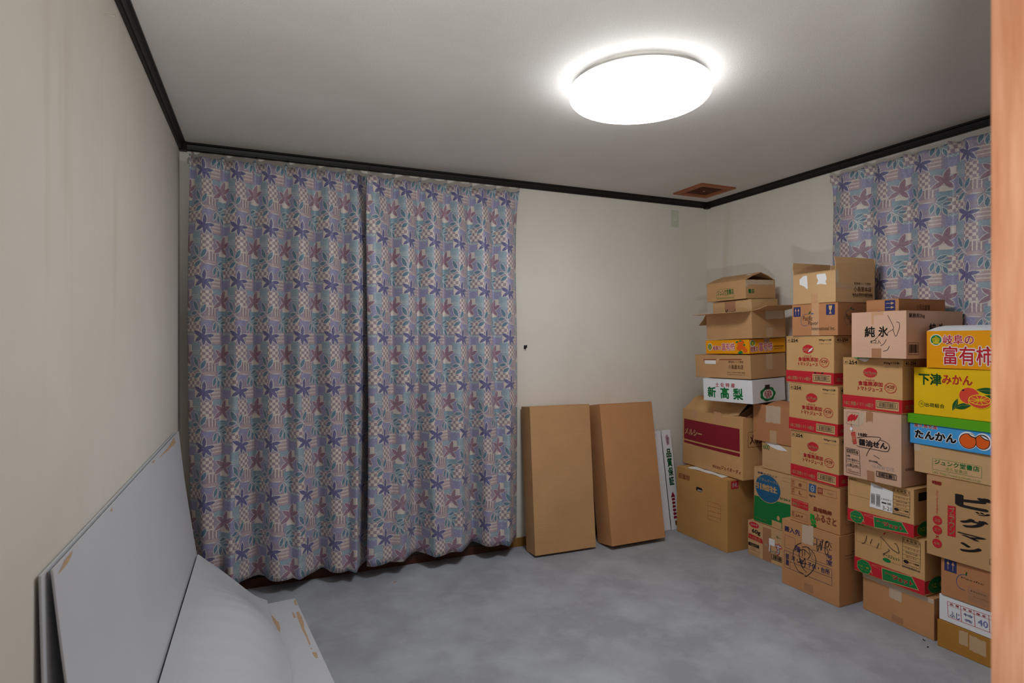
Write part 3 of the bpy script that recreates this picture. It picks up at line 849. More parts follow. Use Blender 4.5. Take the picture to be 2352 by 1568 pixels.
c = Carton('fruit_box', 'flat orange persimmon carton in the back corner stack', 3.165, -.789, 1.270, 3.0, .364, .090, .323, ORANGEBOX, tilt=TL)
f = c.face('front', 'R1', [(372, 938), (833, 932), (845, 1082), (380, 1078)])
f.e(398, 968, 447, 1045, I_WHT); f.e(402, 974, 443, 1039, I_GRN); f.t('金', 408, 983, 438, 1028, I_YEL, .03)
f.t('岐阜の', 455, 995, 545, 1040, I_RED, .03, I_WHT, .06); f.t('富有柿', 550, 968, 690, 1045, I_RED, .015, I_WHT, .05)
for (x, y, r_) in ((740, 980, 24), (770, 1010, 26), (735, 1020, 24), (800, 1045, 22), (765, 960, 20)): f.e(x-r_, y-r_*1.1, x+r_, y+r_*1.1, I_ORG)
for q_ in ((695, 965, 725, 950, 9), (730, 948, 762, 944, 8), (775, 990, 800, 985, 9), (722, 1068, 770, 1070, 14), (780, 1075, 740, 1045, 9)): f.lens(*q_, I_GRN)
f = c.face('right', 'R1', [(833, 932), (1215, 898), (1225, 1045), (845, 1082)])
f.e(845, 936, 898, 1004, I_WHT); f.e(849, 942, 894, 998, I_GRN); f.t('金', 855, 950, 888, 990, I_YEL, .03)
f.t('岐阜の', 852, 1004, 930, 1052, I_RED, .03, I_WHT, .06); f.t('富有柿', 936, 962, 1082, 1038, I_RED, .015, I_WHT, .05)
f.t('岐阜県農業協同組合連合会', 1090, 986, 1202, 990, I_BLK, .01); f.t('全農岐阜県本部', 1095, 1010, 1190, 1014, I_BROWN, .0); f.tape(985, 905, 1050, 960, TAPE_B)
c.finish()

c = Carton('cardboard_box', 'open carton with torn flaps spread outwards in the corner stack', 3.165, -.812, 1.366, 3.0, .375, .168, .295, KRAFT, open_top=True, tilt=TL)
c.flap('f', .125, 92, torn=.018); c.flap('r', .12, 78); c.flap('l', .10, 136); c.flap('b', .085, 8, span=(.35, 1))
f = c.face('right', 'R1', [(865, 610), (1168, 595), (1178, 895), (888, 912)]); f.tape(990, 605, 1160, 690, TAPE_W, jag=.02); f.tape(1005, 795, 1065, 890, TAPE_C)
c.finish()
c = Carton('cardboard_box', 'carton standing inside the open flapped one, dark word on its side', 3.195, -.785, 1.373, 3.0, .32, .238, .235, KRAFT_L, tilt=TL)
f = c.face('front', 'R1', [(405, 555), (820, 520), (820, 600), (405, 640)], Hq=.085)
f.tape(548, 545, 662, 630, TAPE_B); f.t('Kuroi', 556, 595, 660, 628, I_BLK, .02)
c.finish()
c = Carton('cardboard_box', 'small brown carton with roof-like raised flaps topping the corner stack', 3.171, -.755, 1.615, 4.0, .321, .118, .268, KRAFT, open_top=True, tilt=TL)
c.flap('f', .142, -71); c.flap('b', .138, -69); c.flap('l', .09, -120)
f = c.face('front', 'R1', [(382, 370), (800, 310), (818, 520), (392, 558)])
def junk(f, O_, T1, T2, T3):
    f.o(*O_, I_GRN, .0014); f.t('ジュンク堂書店', *T1, I_GRN, .025); f.t('淳久堂書店', *T2, I_OLIVE, .0); f.t('URL http://www.junkudo.co.jp', *T3, I_OLIVE, .0)
junk(f, (490, 425, 682, 505), (497, 432, 675, 470), (555, 474, 625, 488), (492, 508, 686, 524))
f = c.face('right', 'R1', [(800, 310), (1105, 292), (1117, 490), (818, 520)]); f.tape(812, 312, 1095, 345, TAPE_W, jag=.02); f.t('書店', 835, 412, 900, 455, I_GRN, .03); f.tape(800, 315, 830, 390, TAPE_W)
c.finish()
pl = .142; a = rad(-71); D2 = c.D/2
def rp(x, l): return (x, -D2-l*math.sin(a)-.0015*math.cos(a)*1-.002, c.h+l*math.cos(a)+.0016)
mesh_obj('shipping_label', [rp(.075, .055), rp(.115, .055), rp(.120, .125), rp(.085, .125)], [(0, 1, 2, 3)], PAPER, c.root)

# ------------------------------------------------------------------ second stack, set back between its neighbours
c = Carton('cardboard_box', 'snack carton on the floor with red oval and 60g', 3.264, -1.095, 0, 3.0, .398, .214, .225, KRAFT_L)
f = c.face('front', 'N5', [(187, 186), (1075, 414), (1075, 1355), (219, 1001)], Lq=.246)
f.e(222, 228, 465, 382, I_RED); f.t('コイケヤ', 258, 252, 432, 358, I_WHT, .02); f.t('60g', 300, 395, 510, 582, I_BLK, .035)
f.q([(220, 510), (560, 650), (590, 775), (220, 630)], I_RED, 6); f.t('さっぱり酸っぱい', 245, 555, 530, 745, I_KR, .02)
f.q([(222, 716), (488, 815), (490, 890), (222, 790)], I_BLK, 4); f.t('すっぱムーチョ', 275, 748, 435, 862, I_KR, .0)
f.o(225, 795, 500, 1080, I_BROWN, .001); f.t('さっぱり梅味 60g', 260, 832, 405, 915, I_BROWN, .0); f.t('12袋入', 280, 880, 450, 960, I_BROWN, .0)
f.l([(225, 890), (500, 985)], .001, I_BROWN, False); f.l([(225, 945), (500, 1040)], .001, I_BROWN, False)
f.tape(570, 330, 812, 1255, TAPE_B); f.r(745, 612, 905, 836, PAPER); f.t('A-2 10', 765, 690, 850, 720, I_GRY, .0)
f.t('サイズ', 775, 905, 940, 1030, I_BLK, .06); f.t('サイズ', 785, 915, 930, 1020, I_WHT, .0); f.q([(755, 790), (778, 798), (772, 962), (748, 955)], I_WHT, 2); f.t('ハ', 640, 755, 712, 842, I_WHT, .03)
f.t('す', 930, 755, 1090, 1075, I_WHT, .03, I_RED, .07); f.bars(825, 1018, 1150, 1265, I_BLK)
f.t('0~', 960, 550, 1075, 640, I_OLIVE, .02)
c.finish()
c = Carton('moving_box', 'moving carton with blue disc and green lower half', 3.262, -1.095, .217, 0, .366, .342, .235, KRAFT_L, bulge=.003)
f = c.face('front', 'R7', [(130, 45), (520, 150), (520, 722), (155, 590)], Lq=.28)
f.q([(150, 345), (640, 480), (640, 745), (154, 585)], I_GRN, 10); f.e(152, 138, 418, 428, I_BLUE, I_KR, .003); f.t('信頼のブランド', 170, 97, 382, 178, I_NAVY, .02)
f.t('アリさんマークの', 158, 150, 396, 248, I_KR, .02); f.t('引越社', 156, 208, 382, 335, I_KR, .05); f.t('0120-77', 415, 368, 540, 428, I_GRN, .03)
f.o(440, 165, 560, 240, I_OLIVE, .001); f.t('http://www.2626.co.jp', 388, 425, 560, 480, I_OLIVE, .0)
f.r(335, 588, 432, 690, I_KR); f.e(385, 552, 415, 598, I_KR); f.t('関東圏・東海圏・関西圏', 160, 548, 278, 602, I_OLIVE, .0)
c.finish()
c = Carton('cardboard_box', 'light brown carton with a torn white streak above the moving carton', 3.262, -1.095, .562, -1.0, .306, .166, .235, KRAFT_L)
f = c.face('front', 'R3', [(820, 485), (1090, 535), (1090, 785), (825, 705)], Lq=.228)
f.lens(842, 492, 1050, 572, 22, I_WHT); f.t('600', 832, 508, 885, 562, I_GRN, .01)
c.finish()
c = Carton('cardboard_box', 'reddish brown carton patched with pale tape, its top flap lifted', 3.262, -1.095, .731, 1.5, .362, .226, .225, KRAFT_R, open_top=True, bulge=.003)
c.flap('f', .11, -78, span=(.28, 1)); c.flap('b', .10, -92); c.flap('r', .08, -100)
f = c.face('front', 'R3', [(740, 130), (1090, 110), (1090, 525), (750, 462)], Lq=.284)
f.tape(845, 128, 982, 300, TAPE_W, jag=.02); f.tape(885, 368, 946, 500, TAPE_C, jag=.01)
c.finish()

# ------------------------------------------------------------------ third stack
c = Carton('moving_box', 'moving carton with room-choice grid and marker scribbles on the floor', 3.091, -1.457, 0, 2.2, .344, .360, .35, KRAFT_O, bulge=.004)
f = c.face('front', 'R7', [(428, 590), (1022, 772), (1022, 1505), (432, 1240)])
f.t('搬入先', 455, 662, 615, 768, I_NAVY, .03); f.o(460, 757, 566, 922, I_NAVY, .0014); f.o(742, 905, 893, 1060, I_NAVY, .0014)
f.t('マンション', 750, 772, 948, 855, I_NAVY, .01); f.t('アパート', 745, 832, 948, 928, I_NAVY, .01)
f.t('階', 568, 862, 622, 940, I_NAVY, .02); f.vt('号室', 897, 948, 952, 1080, I_NAVY, .02)
f.l([(457, 910), (948, 1108), (948, 1278), (457, 1078), (457, 910)], .0016, I_NAVY, False); f.l([(457, 910), (457, 1078)], .0016, I_NAVY, False)
f.l([(517, 935), (517, 1100)], .0016, I_NAVY, False); f.l([(517, 1030), (948, 1195)], .0016, I_NAVY, False)
f.vt('部屋', 470, 938, 505, 1075, I_NAVY, .025)
f.t('洋・和・子供・台所', 530, 962, 925, 1168, I_NAVY, .015)
f.tape(636, 640, 752, 872, TAPE_W, jag=.01); f.tape(660, 1238, 752, 1360, TAPE_B)
for P in ([(632, 838), (580, 865), (548, 940), (560, 1040), (600, 1120), (655, 1150)], [(610, 900), (615, 1000), (640, 1080), (690, 1140)], [(640, 880), (700, 885), (725, 960), (700, 1000)],
          [(700, 880), (760, 940), (785, 1030), (750, 1120), (680, 1180), (670, 1165)], [(590, 925), (660, 905), (715, 955)], [(640, 900), (645, 975)], [(668, 905), (668, 970)],
          [(600, 1032), (650, 1025), (672, 995), (668, 1080), (640, 1070), (620, 990)], [(590, 1030), (690, 1052)], [(790, 790), (800, 920), (830, 830), (835, 915), (855, 800)], [(905, 815), (880, 850), (905, 880), (915, 830), (885, 825), (875, 900), (890, 960), (910, 925), (880, 880)], [(820, 815), (850, 830)], [(925, 850), (945, 885)]):
    f.l(P, .0032, PEN)
f = c.face('right', 'R7', [(1022, 772), (1255, 690), (1255, 1435), (1022, 1505)], Lq=.2)
f.l([(1070, 972), (1180, 930)], .002, I_NAVY, False); f.l([(1070, 1002), (1190, 965)], .0015, I_NAVY, False); f.l([(1135, 920), (1175, 890)], .003, I_NAVY, False)
c.finish()

c = Carton('egg_box', 'egg carton with red boxed letters JA7 and handwriting-style red characters', 3.103, -1.452, .362, 1.7, .297, .238, .33, KRAFT_O)
f = c.face('front', 'N4', [(147, 154), (1262, 406), (1274, 1423), (147, 1052)])
for O_ in ((175, 197, 515, 432), (180, 362, 520, 602), (185, 857, 530, 1112), (755, 370, 1185, 620)): f.o(*O_, I_DRED, .0013)
for q_ in ((175, 197, 240, 350), (180, 362, 242, 520), (185, 857, 245, 1020), (755, 370, 868, 525)): f.r(*q_, I_DRED) if q_[0] == 755 else f.o(*q_, I_DRED, .001)
f.vt('卵色', 186, 215, 230, 330, I_DRED, .0); f.vt('規格', 190, 380, 232, 490, I_DRED, .0); f.vt('産地', 194, 872, 234, 990, I_DRED, .0); f.t('農場', 772, 392, 850, 492, I_KR, .0)
f.t('赤', 330, 278, 405, 375, I_DRED, .01); f.t('L', 345, 450, 400, 532, I_DRED, .02); f.t('JA7', 268, 932, 432, 1042, I_DRED, .02)
f.q([(185, 598), (548, 710), (550, 872), (185, 752)], I_RED, 6); f.t('業務スーパー', 200, 668, 540, 842, I_KR, .03); f.t('プロの品質とプロの価格', 200, 620, 535, 742, I_KR, .0)
f.q([(565, 288), (720, 328), (720, 502), (565, 458)], I_SKY, 4); f.e(610, 340, 672, 455, None, I_LGRY, .004); f.r(622, 390, 662, 412, I_LGRY, 2); f.t('2kg×10', 570, 515, 708, 598, I_NAVY, .03)
f.t('090612H', 985, 485, 1115, 540, I_GRY, .0); f.t('農場鶏卵', 668, 778, 1078, 985, I_DRED, .03); f.t('ふるさと', 705, 915, 1190, 1215, I_DRED, .02)
f.t('R', 605, 940, 715, 1090, I_BGRN, .06); f.t('S', 622, 1075, 722, 1225, I_BGRN, .06)
f = c.face('right'); f.o(130, 60, 420, 330, I_RED, .002); f.o(130, 560, 560, 800, I_DRED, .0015); f.t('JA7', 300, 600, 520, 740, I_DRED, .01)
c.finish()

DMQ = [(138, 515), (628, 560), (632, 1065), (135, 980)]
def tomato(label, x, y, z, yaw, h, D, dirt=0):
    c = Carton('juice_box', label, x, y, z, yaw, .303, h, D, KRAFT_Y, group='tomato juice cartons with a red band')
    f = c.face('front', 'R4', DMQ)
    f.o(147, 532, 264, 588, I_BLK, .0011); f.t('41-', 155, 545, 192, 575, I_BLK, .012); f.t('254', 190, 548, 256, 584, I_BLK, .03); f.t('900g×12本', 475, 574, 606, 612, I_BLK, .025)
    f.t('140807 V L1732', 478, 618, 600, 640, I_GRY, .0)
    f.e(306, 632, 368, 698, I_RED); f.e(358, 634, 422, 704, I_RED); f.e(314, 642, 414, 712, I_RED); f.e(330, 622, 400, 660, I_RED)
    f.t('Del Monte', 312, 650, 416, 690, I_KR, .03); f.t('Quality', 340, 686, 390, 702, I_KR, .01)
    f.t('デルモンテ', 326, 722, 402, 750, I_RED, .01); f.t('食塩無添加', 265, 735, 468, 803, I_RED, .025); f.t('トマトジュース', 263, 785, 468, 850, I_RED, .025)
    f.e(486, 772, 580, 862, None, I_RED, .0028, wob=.02); f.t('14コ分', 502, 785, 566, 828, I_RED, .03); f.t('完熟トマト', 505, 826, 560, 846, I_RED, .0)
    f.q([(134, 853), (632, 933), (632, 1058), (135, 968)], I_RED, 8)
    f.q([(412, 920), (604, 951), (604, 1036), (412, 1001)], I_KR, 4); f.bars(422, 934, 592, 1014, I_BLK); f.t('1本に完熟トマト14個分', 150, 912, 392, 990, I_KR, .02)
    if dirt:
        f.lens(366, 700, 418, 655, 9, I_WHT)
        f.t('OPEN', 455, 912, 500, 928, I_BLK, .0); f.e(430, 905, 452, 922, I_BLK); f.e(505, 915, 527, 932, I_BLK)
    f = c.face('right'); f.r(0, 745, 1000, 975, I_RED); f.o(45, 35, 330, 130, I_BLK, .0012); f.t('41-254', 70, 52, 310, 112, I_BLK, .03)
    f.e(400, 130, 580, 270, I_BLK) if dirt else f.t('900g×12本', 620, 55, 950, 110, I_BLK, .02)
    f.t('1本に完熟トマト14個分', 60, 830, 620, 920, I_KR, .02)
    return c.finish()
tomato('tomato juice carton resting on the egg carton, lowest of three alike', 3.101, -1.447, .602, -2.0, .256, .32)
tomato('tomato juice carton squeezed between two alike, middle of three', 3.101, -1.442, .859, -.6, .260, .32)
tomato('tomato juice carton with smeared logo under the blue-symbol carton', 3.101, -1.419, 1.120, -1.3, .258, .32, 1)

def arrows_up(f, x0, y0, x1, y1, m=I_KR, rot=False):
    """navy square with two arrows; coordinates are the square's corners"""
    f.r(x0, y0, x1, y1, I_NAVY)
    u0, v0, u1, v1 = f.bb(x0, y0, x1, y1)
    for k in (.3, .7):
        if not rot:
            uc = u0+(u1-u0)*k; dv = v1-v0; du = u1-u0
            P = [(uc-.02*du, v0+.14*dv), (uc+.02*du, v0+.14*dv), (uc+.02*du, v0+.58*dv), (uc+.12*du, v0+.58*dv), (uc, v0+.88*dv), (uc-.12*du, v0+.58*dv), (uc-.02*du, v0+.58*dv)]
        else:
            vc = v0+(v1-v0)*k; dv = v1-v0; du = u1-u0
            P = [(u0+.12*du, vc-.025*dv), (u0+.12*du, vc+.025*dv), (u0+.6*du, vc+.025*dv), (u0+.6*du, vc+.13*dv), (u0+.9*du, vc), (u0+.6*du, vc-.13*dv), (u0+.6*du, vc-.025*dv)]
        cx_, cy_ = (P[0][0]+P[3][0])/2 if False else sum(p[0] for p in P)/7, sum(p[1] for p in P)/7
        f.emit(m, P, [tuple(range(7))] if rot else [tuple(range(7))[::-1]])
c = Carton('flavour_box', 'brown carton with navy handling symbols and curved blue logo line, under an open one', 3.10, -1.442, 1.380, .9, .276, .170, .34, KRAFT_R)
f = c.face('front', 'R2', [(132, 615), (628, 597), (635, 945), (145, 940)])
arrows_up(f, 150, 642, 230, 742); f.r(503, 620, 600, 728, I_NAVY)
f.poly([(532, 630), (570, 630), (566, 668), (556, 682), (554, 706), (566, 718), (536, 718), (548, 706), (546, 682), (536, 668)], I_KR)
def pacific(f, ring, leaf, P1, P2, P3):
    f.l(ring, .0022, I_SKY); f.lens(*leaf, I_DGRN); f.lens(leaf[0]+25, leaf[1]-8, leaf[2]+35, leaf[3]+28, 6, I_SKY)
    f.t('Pacific', *P1, I_BLK, .0); f.t('Flavor', *P2, I_BLK, .0); f.t('International Inc.', *P3, I_BLK, .0)
pacific(f, [(300, 712), (262, 725), (236, 775), (245, 825), (290, 842), (305, 828)], (312, 722, 342, 685, 7), (258, 738, 362, 785), (318, 792, 425, 832), (355, 850, 608, 888))
f.tape(345, 600, 435, 940, TAPE_P)
f = c.face('right', 'R2', [(628, 597), (1260, 560), (1260, 905), (635, 945)])
pacific(f, [(790, 660), (750, 690), (728, 750), (735, 800), (770, 828)], (800, 660, 830, 630, 7), (748, 710, 860, 760), (800, 770, 920, 812), (840, 825, 1090, 862))
c.finish()

c = Carton('cardboard_box', 'brown carton topping its stack with flaps raised and peeled tape marks', 3.10, -1.430, 1.5525, -3.0, .273, .166, .275, KRAFT_L, open_top=True)
c.flap('r', .068, -7); c.flap('b', .062, 4); c.flap('l', .065, 3); c.flap('f', .08, -152)
f = c.face('front', 'R2', [(160, 275), (605, 215), (610, 585), (165, 603)])
f.poly([(300, 285), (262, 292), (225, 330), (228, 385), (275, 405), (300, 432), (312, 435), (308, 360)], PAPER); f.poly([(405, 272), (495, 262), (512, 320), (498, 350), (510, 388), (450, 380), (405, 385), (420, 340), (402, 300)], PAPER)
f.tape(345, 490, 420, 595, TAPE_P)
f = c.face('right', 'R2', [(605, 215), (1025, 180), (1045, 540), (610, 585)])
kojima(f, (808, 330, 990, 345), (805, 380, 1000, 418), (792, 455, 1015, 482), I_BROWN); f.tape(608, 365, 1000, 388, TAPE_C, jag=.01); f.tape(605, 222, 640, 380, TAPE_W, jag=.01)
c.finish()

# ------------------------------------------------------------------ fourth stack
c = Carton('cardboard_box', 'plain brown carton on the floor with pale tape across its top', 3.189, -1.854, 0, -.9, .345, .188, .28, KRAFT_O)
f = c.face('front', 'R8', [(172, 790), (730, 1010), (740, 1335), (180, 1080)])
f.q([(172, 792), (728, 1012), (728, 1048), (172, 832)], TAPE_W, 10); f.tape(380, 888, 480, 1035, TAPE_W, jag=.02); f.tape(405, 1122, 498, 1212, TAPE_B)
c.finish()
JQ = [(163, 136), (1427, 492), (1463, 1443), (186, 976)]
def spray(label, x, y, z, yaw, L, h, D, mark):
    c = Carton('spray_box', label, x, y, z, yaw, L, h, D, KRAFT_Y, group='insect spray cartons with red and green band')
    f = c.face('front', 'N3', JQ)
    f.l([(200, 190), (640, 358)], .001, I_BROWN, False); f.l([(200, 190), (205, 485), (650, 632), (648, 460)], .001, I_BROWN, False); f.t('お届け先', 190, 172, 330, 248, I_BLK, .0)
    u0 = f.uv
    f.t('アースジェット', 690, 690, 990, 842, I_GRN, .03) if mark else None
    if mark: f.e(685, 775, 832, 860, I_GRN); f.t('2本パック', 845, 845, 992, 910, I_OLIVE, .01)
    rows = [0, 78, 150, 222, 295, 370, 455]
    f.l([(1030, 425), (1355, 520), (1362, 972), (1040, 870), (1030, 425)], .0014, I_BLK, False)
    for r_ in (72, 145, 212, 280, 350): f.l([(1032, 425+r_), (1358, 522+r_)], .0009, I_BLK, False)
    f.t('1 6 0 5 1', 1048, 448, 1340, 566, I_BLK, .01)
    for i_, tx in enumerate(('アースジェット450mL', 'ニオンル A', '450mL×2本', '15パック入')): f.t(tx, 1065+i_*12, 520+i_*70, 1330-i_*10, 618+i_*70, I_BLK, .0)
    f.e(1060, 808, 1156, 872, I_BLK); f.t('アース製薬', 1165, 842, 1342, 924, I_BLK, .03); f.t('防除用医薬部外品', 1040, 892, 1362, 1030, I_GRY, .03)
    f.q([(181, 738), (1452, 1168), (1462, 1425), (186, 958)], I_RED, 10)
    f.l([(490, 885), (800, 960), (1000, 1010)], .001, I_KR, False); f.l([(490, 895), (680, 985)], .001, I_KR, False)
    f.e(232, 800, 488, 1045, I_GRN, I_KR, .0016, wob=.03); f.q([(462, 985), (500, 1040), (515, 1055), (482, 985)], I_KR, 2)
    f.t('ハエ・蚊', 250, 872, 445, 968, I_YEL, .02); f.t('ハエ・蚊をすばやく', 262, 825, 460, 908, I_OLIVE, .0); f.t('撃退！', 300, 945, 445, 1015, I_OLIVE, .0)
    f.poly([(672, 938), (1222, 1092), (1360, 1334), (695, 1155)], I_KR); f.poly([(684, 952), (1215, 1102), (1343, 1320), (703, 1145)], I_GRN)
    f.t('アース', 735, 1010, 900, 1105, I_RED, .03, I_KR, .05); f.t('ジェット', 885, 1062, 1245, 1262, I_RED, .05, I_KR, .05); f.t('殺虫剤', 720, 1105, 880, 1172, I_OLIVE, .02)
    if mark:
        for P in ([(390, 400), (375, 490), (340, 525), (310, 525)], [(490, 450), (460, 535)], [(615, 525), (575, 615)], [(635, 415), (720, 490), (830, 610), (970, 695), (960, 620), (930, 550), (885, 525)], [(780, 625), (805, 650), (760, 680), (690, 715)]): f.l(P, .0026, PEN)
        f.lens(685, 385, 730, 345, 12, I_RED)
    else:
        g2 = c.face('front', 'R8', [(35, 60), (570, 128), (572, 518), (38, 360)]); g2.lay = 30
        g2.poly([(205, 95), (385, 152), (382, 312), (198, 266)], PAPER)
        for q_ in ((206, 168, 240, 252), (247, 172, 281, 268)): g2.r(*q_, I_LGRY, 2); g2.bars(*q_, I_GRY, False)
        g2.q([(292, 228), (330, 236), (330, 246), (292, 238)], I_BLK, 2); g2.t('1600', 336, 232, 370, 256, I_BLK, .02); g2.t('110-0005 東京都台東区', 222, 112, 300, 140, I_GRY, .0); g2.t('3-21', 300, 255, 372, 300, I_GRY, .0); g2.t('16051', 290, 200, 370, 226, I_GRY, .0)
        g2.lens(262, 98, 278, 85, 4, I_RED)
    f = c.face('right'); f.r(0, 735, 1000, 960, I_RED); f.e(80, 690, 520, 990, I_GRN, I_KR, .0016); f.r(120, 90, 600, 260, I_BLK) if not mark else None
    f.t('ハエ・蚊', 150, 790, 450, 890, I_YEL, .02)
    return c.finish()
spray('insect spray carton with green print and marker strokes above the plain taped carton', 3.172, -1.824, .190, .6, .341, .254, .29, True)
spray('insect spray carton with a white shipping label', 3.145, -1.793, .446, 4.0, .314, .226, .30, False)

c = Carton('cracker_box', 'pinkish carton with rice cracker lettering and a marker loop', 3.112, -1.757, .674, 1.4, .287, .336, .33, KRAFT_P, bulge=.006)
f = c.face('front', 'R5', [(68, 675), (740, 745), (715, 1530), (85, 1390)])
f.tape(330, 706, 410, 830, TAPE_B, jag=.02); f.tape(343, 1342, 425, 1462, TAPE_B)
f.poly([(200, 735), (300, 715), (312, 770), (300, 840), (240, 882), (180, 862), (165, 815)], TAPE_W); f.o(110, 708, 250, 865, I_GRY, .0015)
for k in (0, 1, 2): f.lens(122+34*k, 822-k*2, 175+32*k, 732+k*3, 26-6*k, I_RED)
f.q([(162, 940), (212, 934), (232, 1064), (192, 1070)], I_RED, 3); f.vt('三幸の', 172, 945, 220, 1062, I_KR, .01); f.l([(160, 840), (185, 935)], .0025, I_BROWN, False); f.e(150, 880, 180, 920, PAPER)
f.t('18枚', 250, 938, 352, 992, I_BLK, .03); f.t('醤油せん', 258, 1008, 572, 1126, I_BLK, .04)
for P in ([(235, 998), (320, 986), (420, 988), (502, 1000), (465, 1050), (400, 1100), (360, 1150), (342, 1195)], [(500, 1025), (560, 1045), (600, 1090), (592, 1130), (560, 1148), (440, 1126), (300, 1100), (250, 1090), (232, 1075)], [(425, 1185), (490, 1225)], [(440, 1255), (510, 1300)]): f.l(P, .0026, PEN)
f.l([(108, 1100), (264, 1135), (272, 1398), (118, 1360), (108, 1100)], .0016, I_BLK, False)
for y in (1165, 1250, 1298): f.l([(110, y-8), (267, y+25)], .0012, I_BLK, False)
f.l([(218, 1125), (220, 1178)], .0012, I_BLK, False); f.l([(190, 1265), (192, 1318)], .0012, I_BLK, False)
f.t('02055', 118, 1112, 212, 1166, I_BLK, .02); f.t('0', 226, 1140, 250, 1175, I_BLK, .02); f.t('18枚', 118, 1172, 160, 1205, I_BLK, .01); f.t('三幸の醤油せん', 118, 1208, 260, 1258, I_BLK, .01); f.t('入数', 122, 1262, 182, 1302, I_BLK, .01); f.t('20袋入', 198, 1280, 262, 1315, I_BLK, .01); f.t('三幸製菓株式会社', 130, 1335, 260, 1380, I_BROWN, .0); f.t('製造者', 132, 1318, 170, 1340, I_BROWN, .0)
f.t('賞味期限', 370, 1232, 468, 1268, I_BLK, .01); f.t('14.10.02 CXZ', 410, 1278, 640, 1356, I_LGRY, .0); f.bars(450, 1352, 664, 1448, I_BLK)
f = c.face('right'); f.t('02055', 90, 740, 300, 775, I_BLK, .02)
c.finish()
tomato('tomato juice carton on the pinkish cracker carton', 3.120, -1.757, 1.012, -.4, .257, .30)
# folded green and white slip caught under the ice carton
V = [(3.1165, -1.520, 1.2712), (3.1165, -1.590, 1.2712), (3.112, -1.585, 1.262), (3.111, -1.572, 1.252), (3.112, -1.540, 1.266), (3.135, -1.53, 1.2714), (3.135, -1.585, 1.2714)]
c = Carton('ice_box', 'carton with black characters for pure ice, another carton standing in it', 3.062, -1.812, 1.2722, -3.0, .276, .218, .375, KRAFT_P, open_top=True)
f = c.face('front', 'R2', [(785, 695), (1360, 675), (1375, 1185), (790, 1155)])
f.t('純', 925, 840, 1030, 946, I_BLK, .03); f.t('氷', 1070, 840, 1170, 946, I_BLK, .03); f.t('6コ入', 988, 976, 1100, 1020, I_BLK, .01)
for P in ([(1165, 725), (1195, 780), (1230, 860), (1180, 895), (1165, 920)], [(1225, 870), (1255, 945), (1285, 880), (1295, 830), (1285, 800), (1260, 795)], [(1080, 925), (1030, 980), (985, 995)], [(1155, 975), (1130, 1020), (1095, 1040)], [(1190, 1045), (1170, 1085), (1125, 1100)]): f.l(P, .0024, PEN)
f.tape(992, 692, 1018, 818, TAPE_P); f.tape(1018, 690, 1118, 720, TAPE_P); f.tape(1000, 1066, 1106, 1172, TAPE_B)
f = c.face('right', 'R2', [(1360, 675), (2010, 665), (2010, 1170), (1375, 1185)])
f.t('業務用2kg', 1390, 705, 1570, 756, I_BLK, .02); f.t('純', 1625, 808, 1700, 905, I_BLK, .03); f.t('氷', 1730, 808, 1805, 905, I_BLK, .03); f.bars(1390, 1018, 1508, 1140, I_BLK, fw=.002)
c.finish()
c = Carton('flavour_box', 'brown carton turned on its side inside the ice carton, arrows pointing sideways', 3.112, -1.745, 1.2775, -3.0, .165, .272, .315, KRAFT_R)
f = c.face('front', 'R2', [(888, 550), (1232, 540), (1232, 690), (888, 700)], Hq=.062)
arrows_up(f, 1090, 558, 1198, 672, rot=True); f.e(1010, 678, 1045, 712, I_NAVY)
f = c.face('right'); f.t('11号北倉庫', 380, 90, 660, 190, I_BROWN, .01)
c.finish()
sl = mesh_obj('paper_slip', [(3.1185, -1.515, 1.2708), (3.1185, -1.60, 1.2708), (3.108, -1.598, 1.256), (3.106, -1.585, 1.250), (3.110, -1.545, 1.262), (3.15, -1.52, 1.2712), (3.15, -1.60, 1.2712)], [(0, 5, 6, 1), (0, 1, 2, 3, 4)], PAPER)
sl.data.materials.append(I_BGRN); tag(sl, 'small white and green paper slip on the edge of the tomato juice carton', 'paper slip')
sl.modifiers.new('thickness', 'SOLIDIFY').thickness = .0004
mesh_obj('green_edge', [(3.1182, -1.513, 1.2711), (3.1182, -1.60, 1.2711), (3.1145, -1.60, 1.2662), (3.115, -1.555, 1.2675), (3.112, -1.545, 1.2635)], [(0, 1, 2, 3, 4)], I_BGRN, sl).location = (-.0008, 0, .0004)

# ------------------------------------------------------------------ fifth stack, beside the doorway side
S5L = .42
c = Carton('cardboard_box', 'low mustard brown carton on the floor with whitish tape', 3.178, -2.302, 0, 2.0, S5L, .116, .28, KRAFT_M)
f = c.face('front', 'N2', [(460, 890), (1085, 1112), (1075, 1440), (470, 1190)], Lq=.200)
f.tape(715, 1000, 822, 1205, TAPE_C, jag=.03); f.tape(838, 1062, 1040, 1312, TAPE_C, jag=.03)
c.finish()
c = Carton('apple_box', 'low white carton with red printed grid and blue pen writing', 3.182, -2.305, .118, 1.3, S5L, .112, .28, WHITEBOX)
f = c.face('front', 'N2', [(490, 600), (1085, 825), (1080, 1115), (500, 885)], Lq=.199)
f.l([(590, 693), (1300, 945)], .0018, I_RED, False); f.l([(605, 866), (1300, 1130)], .0018, I_RED, False); f.l([(594, 735), (1300, 985)], .0012, I_RED, False)
for a_, b_ in (((590, 693), (605, 866)), ((743, 748), (756, 922)), ((895, 802), (909, 980)), ((1060, 860), (1070, 1040)), ((1220, 915), (1232, 1100))): f.l([a_, b_], .0018, I_RED, False)
for x, y, tx in ((620, 712, '品種'), (770, 768, '等級'), (925, 825, '階級')): f.t(tx[0], x, y, x+38, y+36, I_RED, .02); f.t(tx[1], x+65, y+22, x+103, y+58, I_RED, .02)
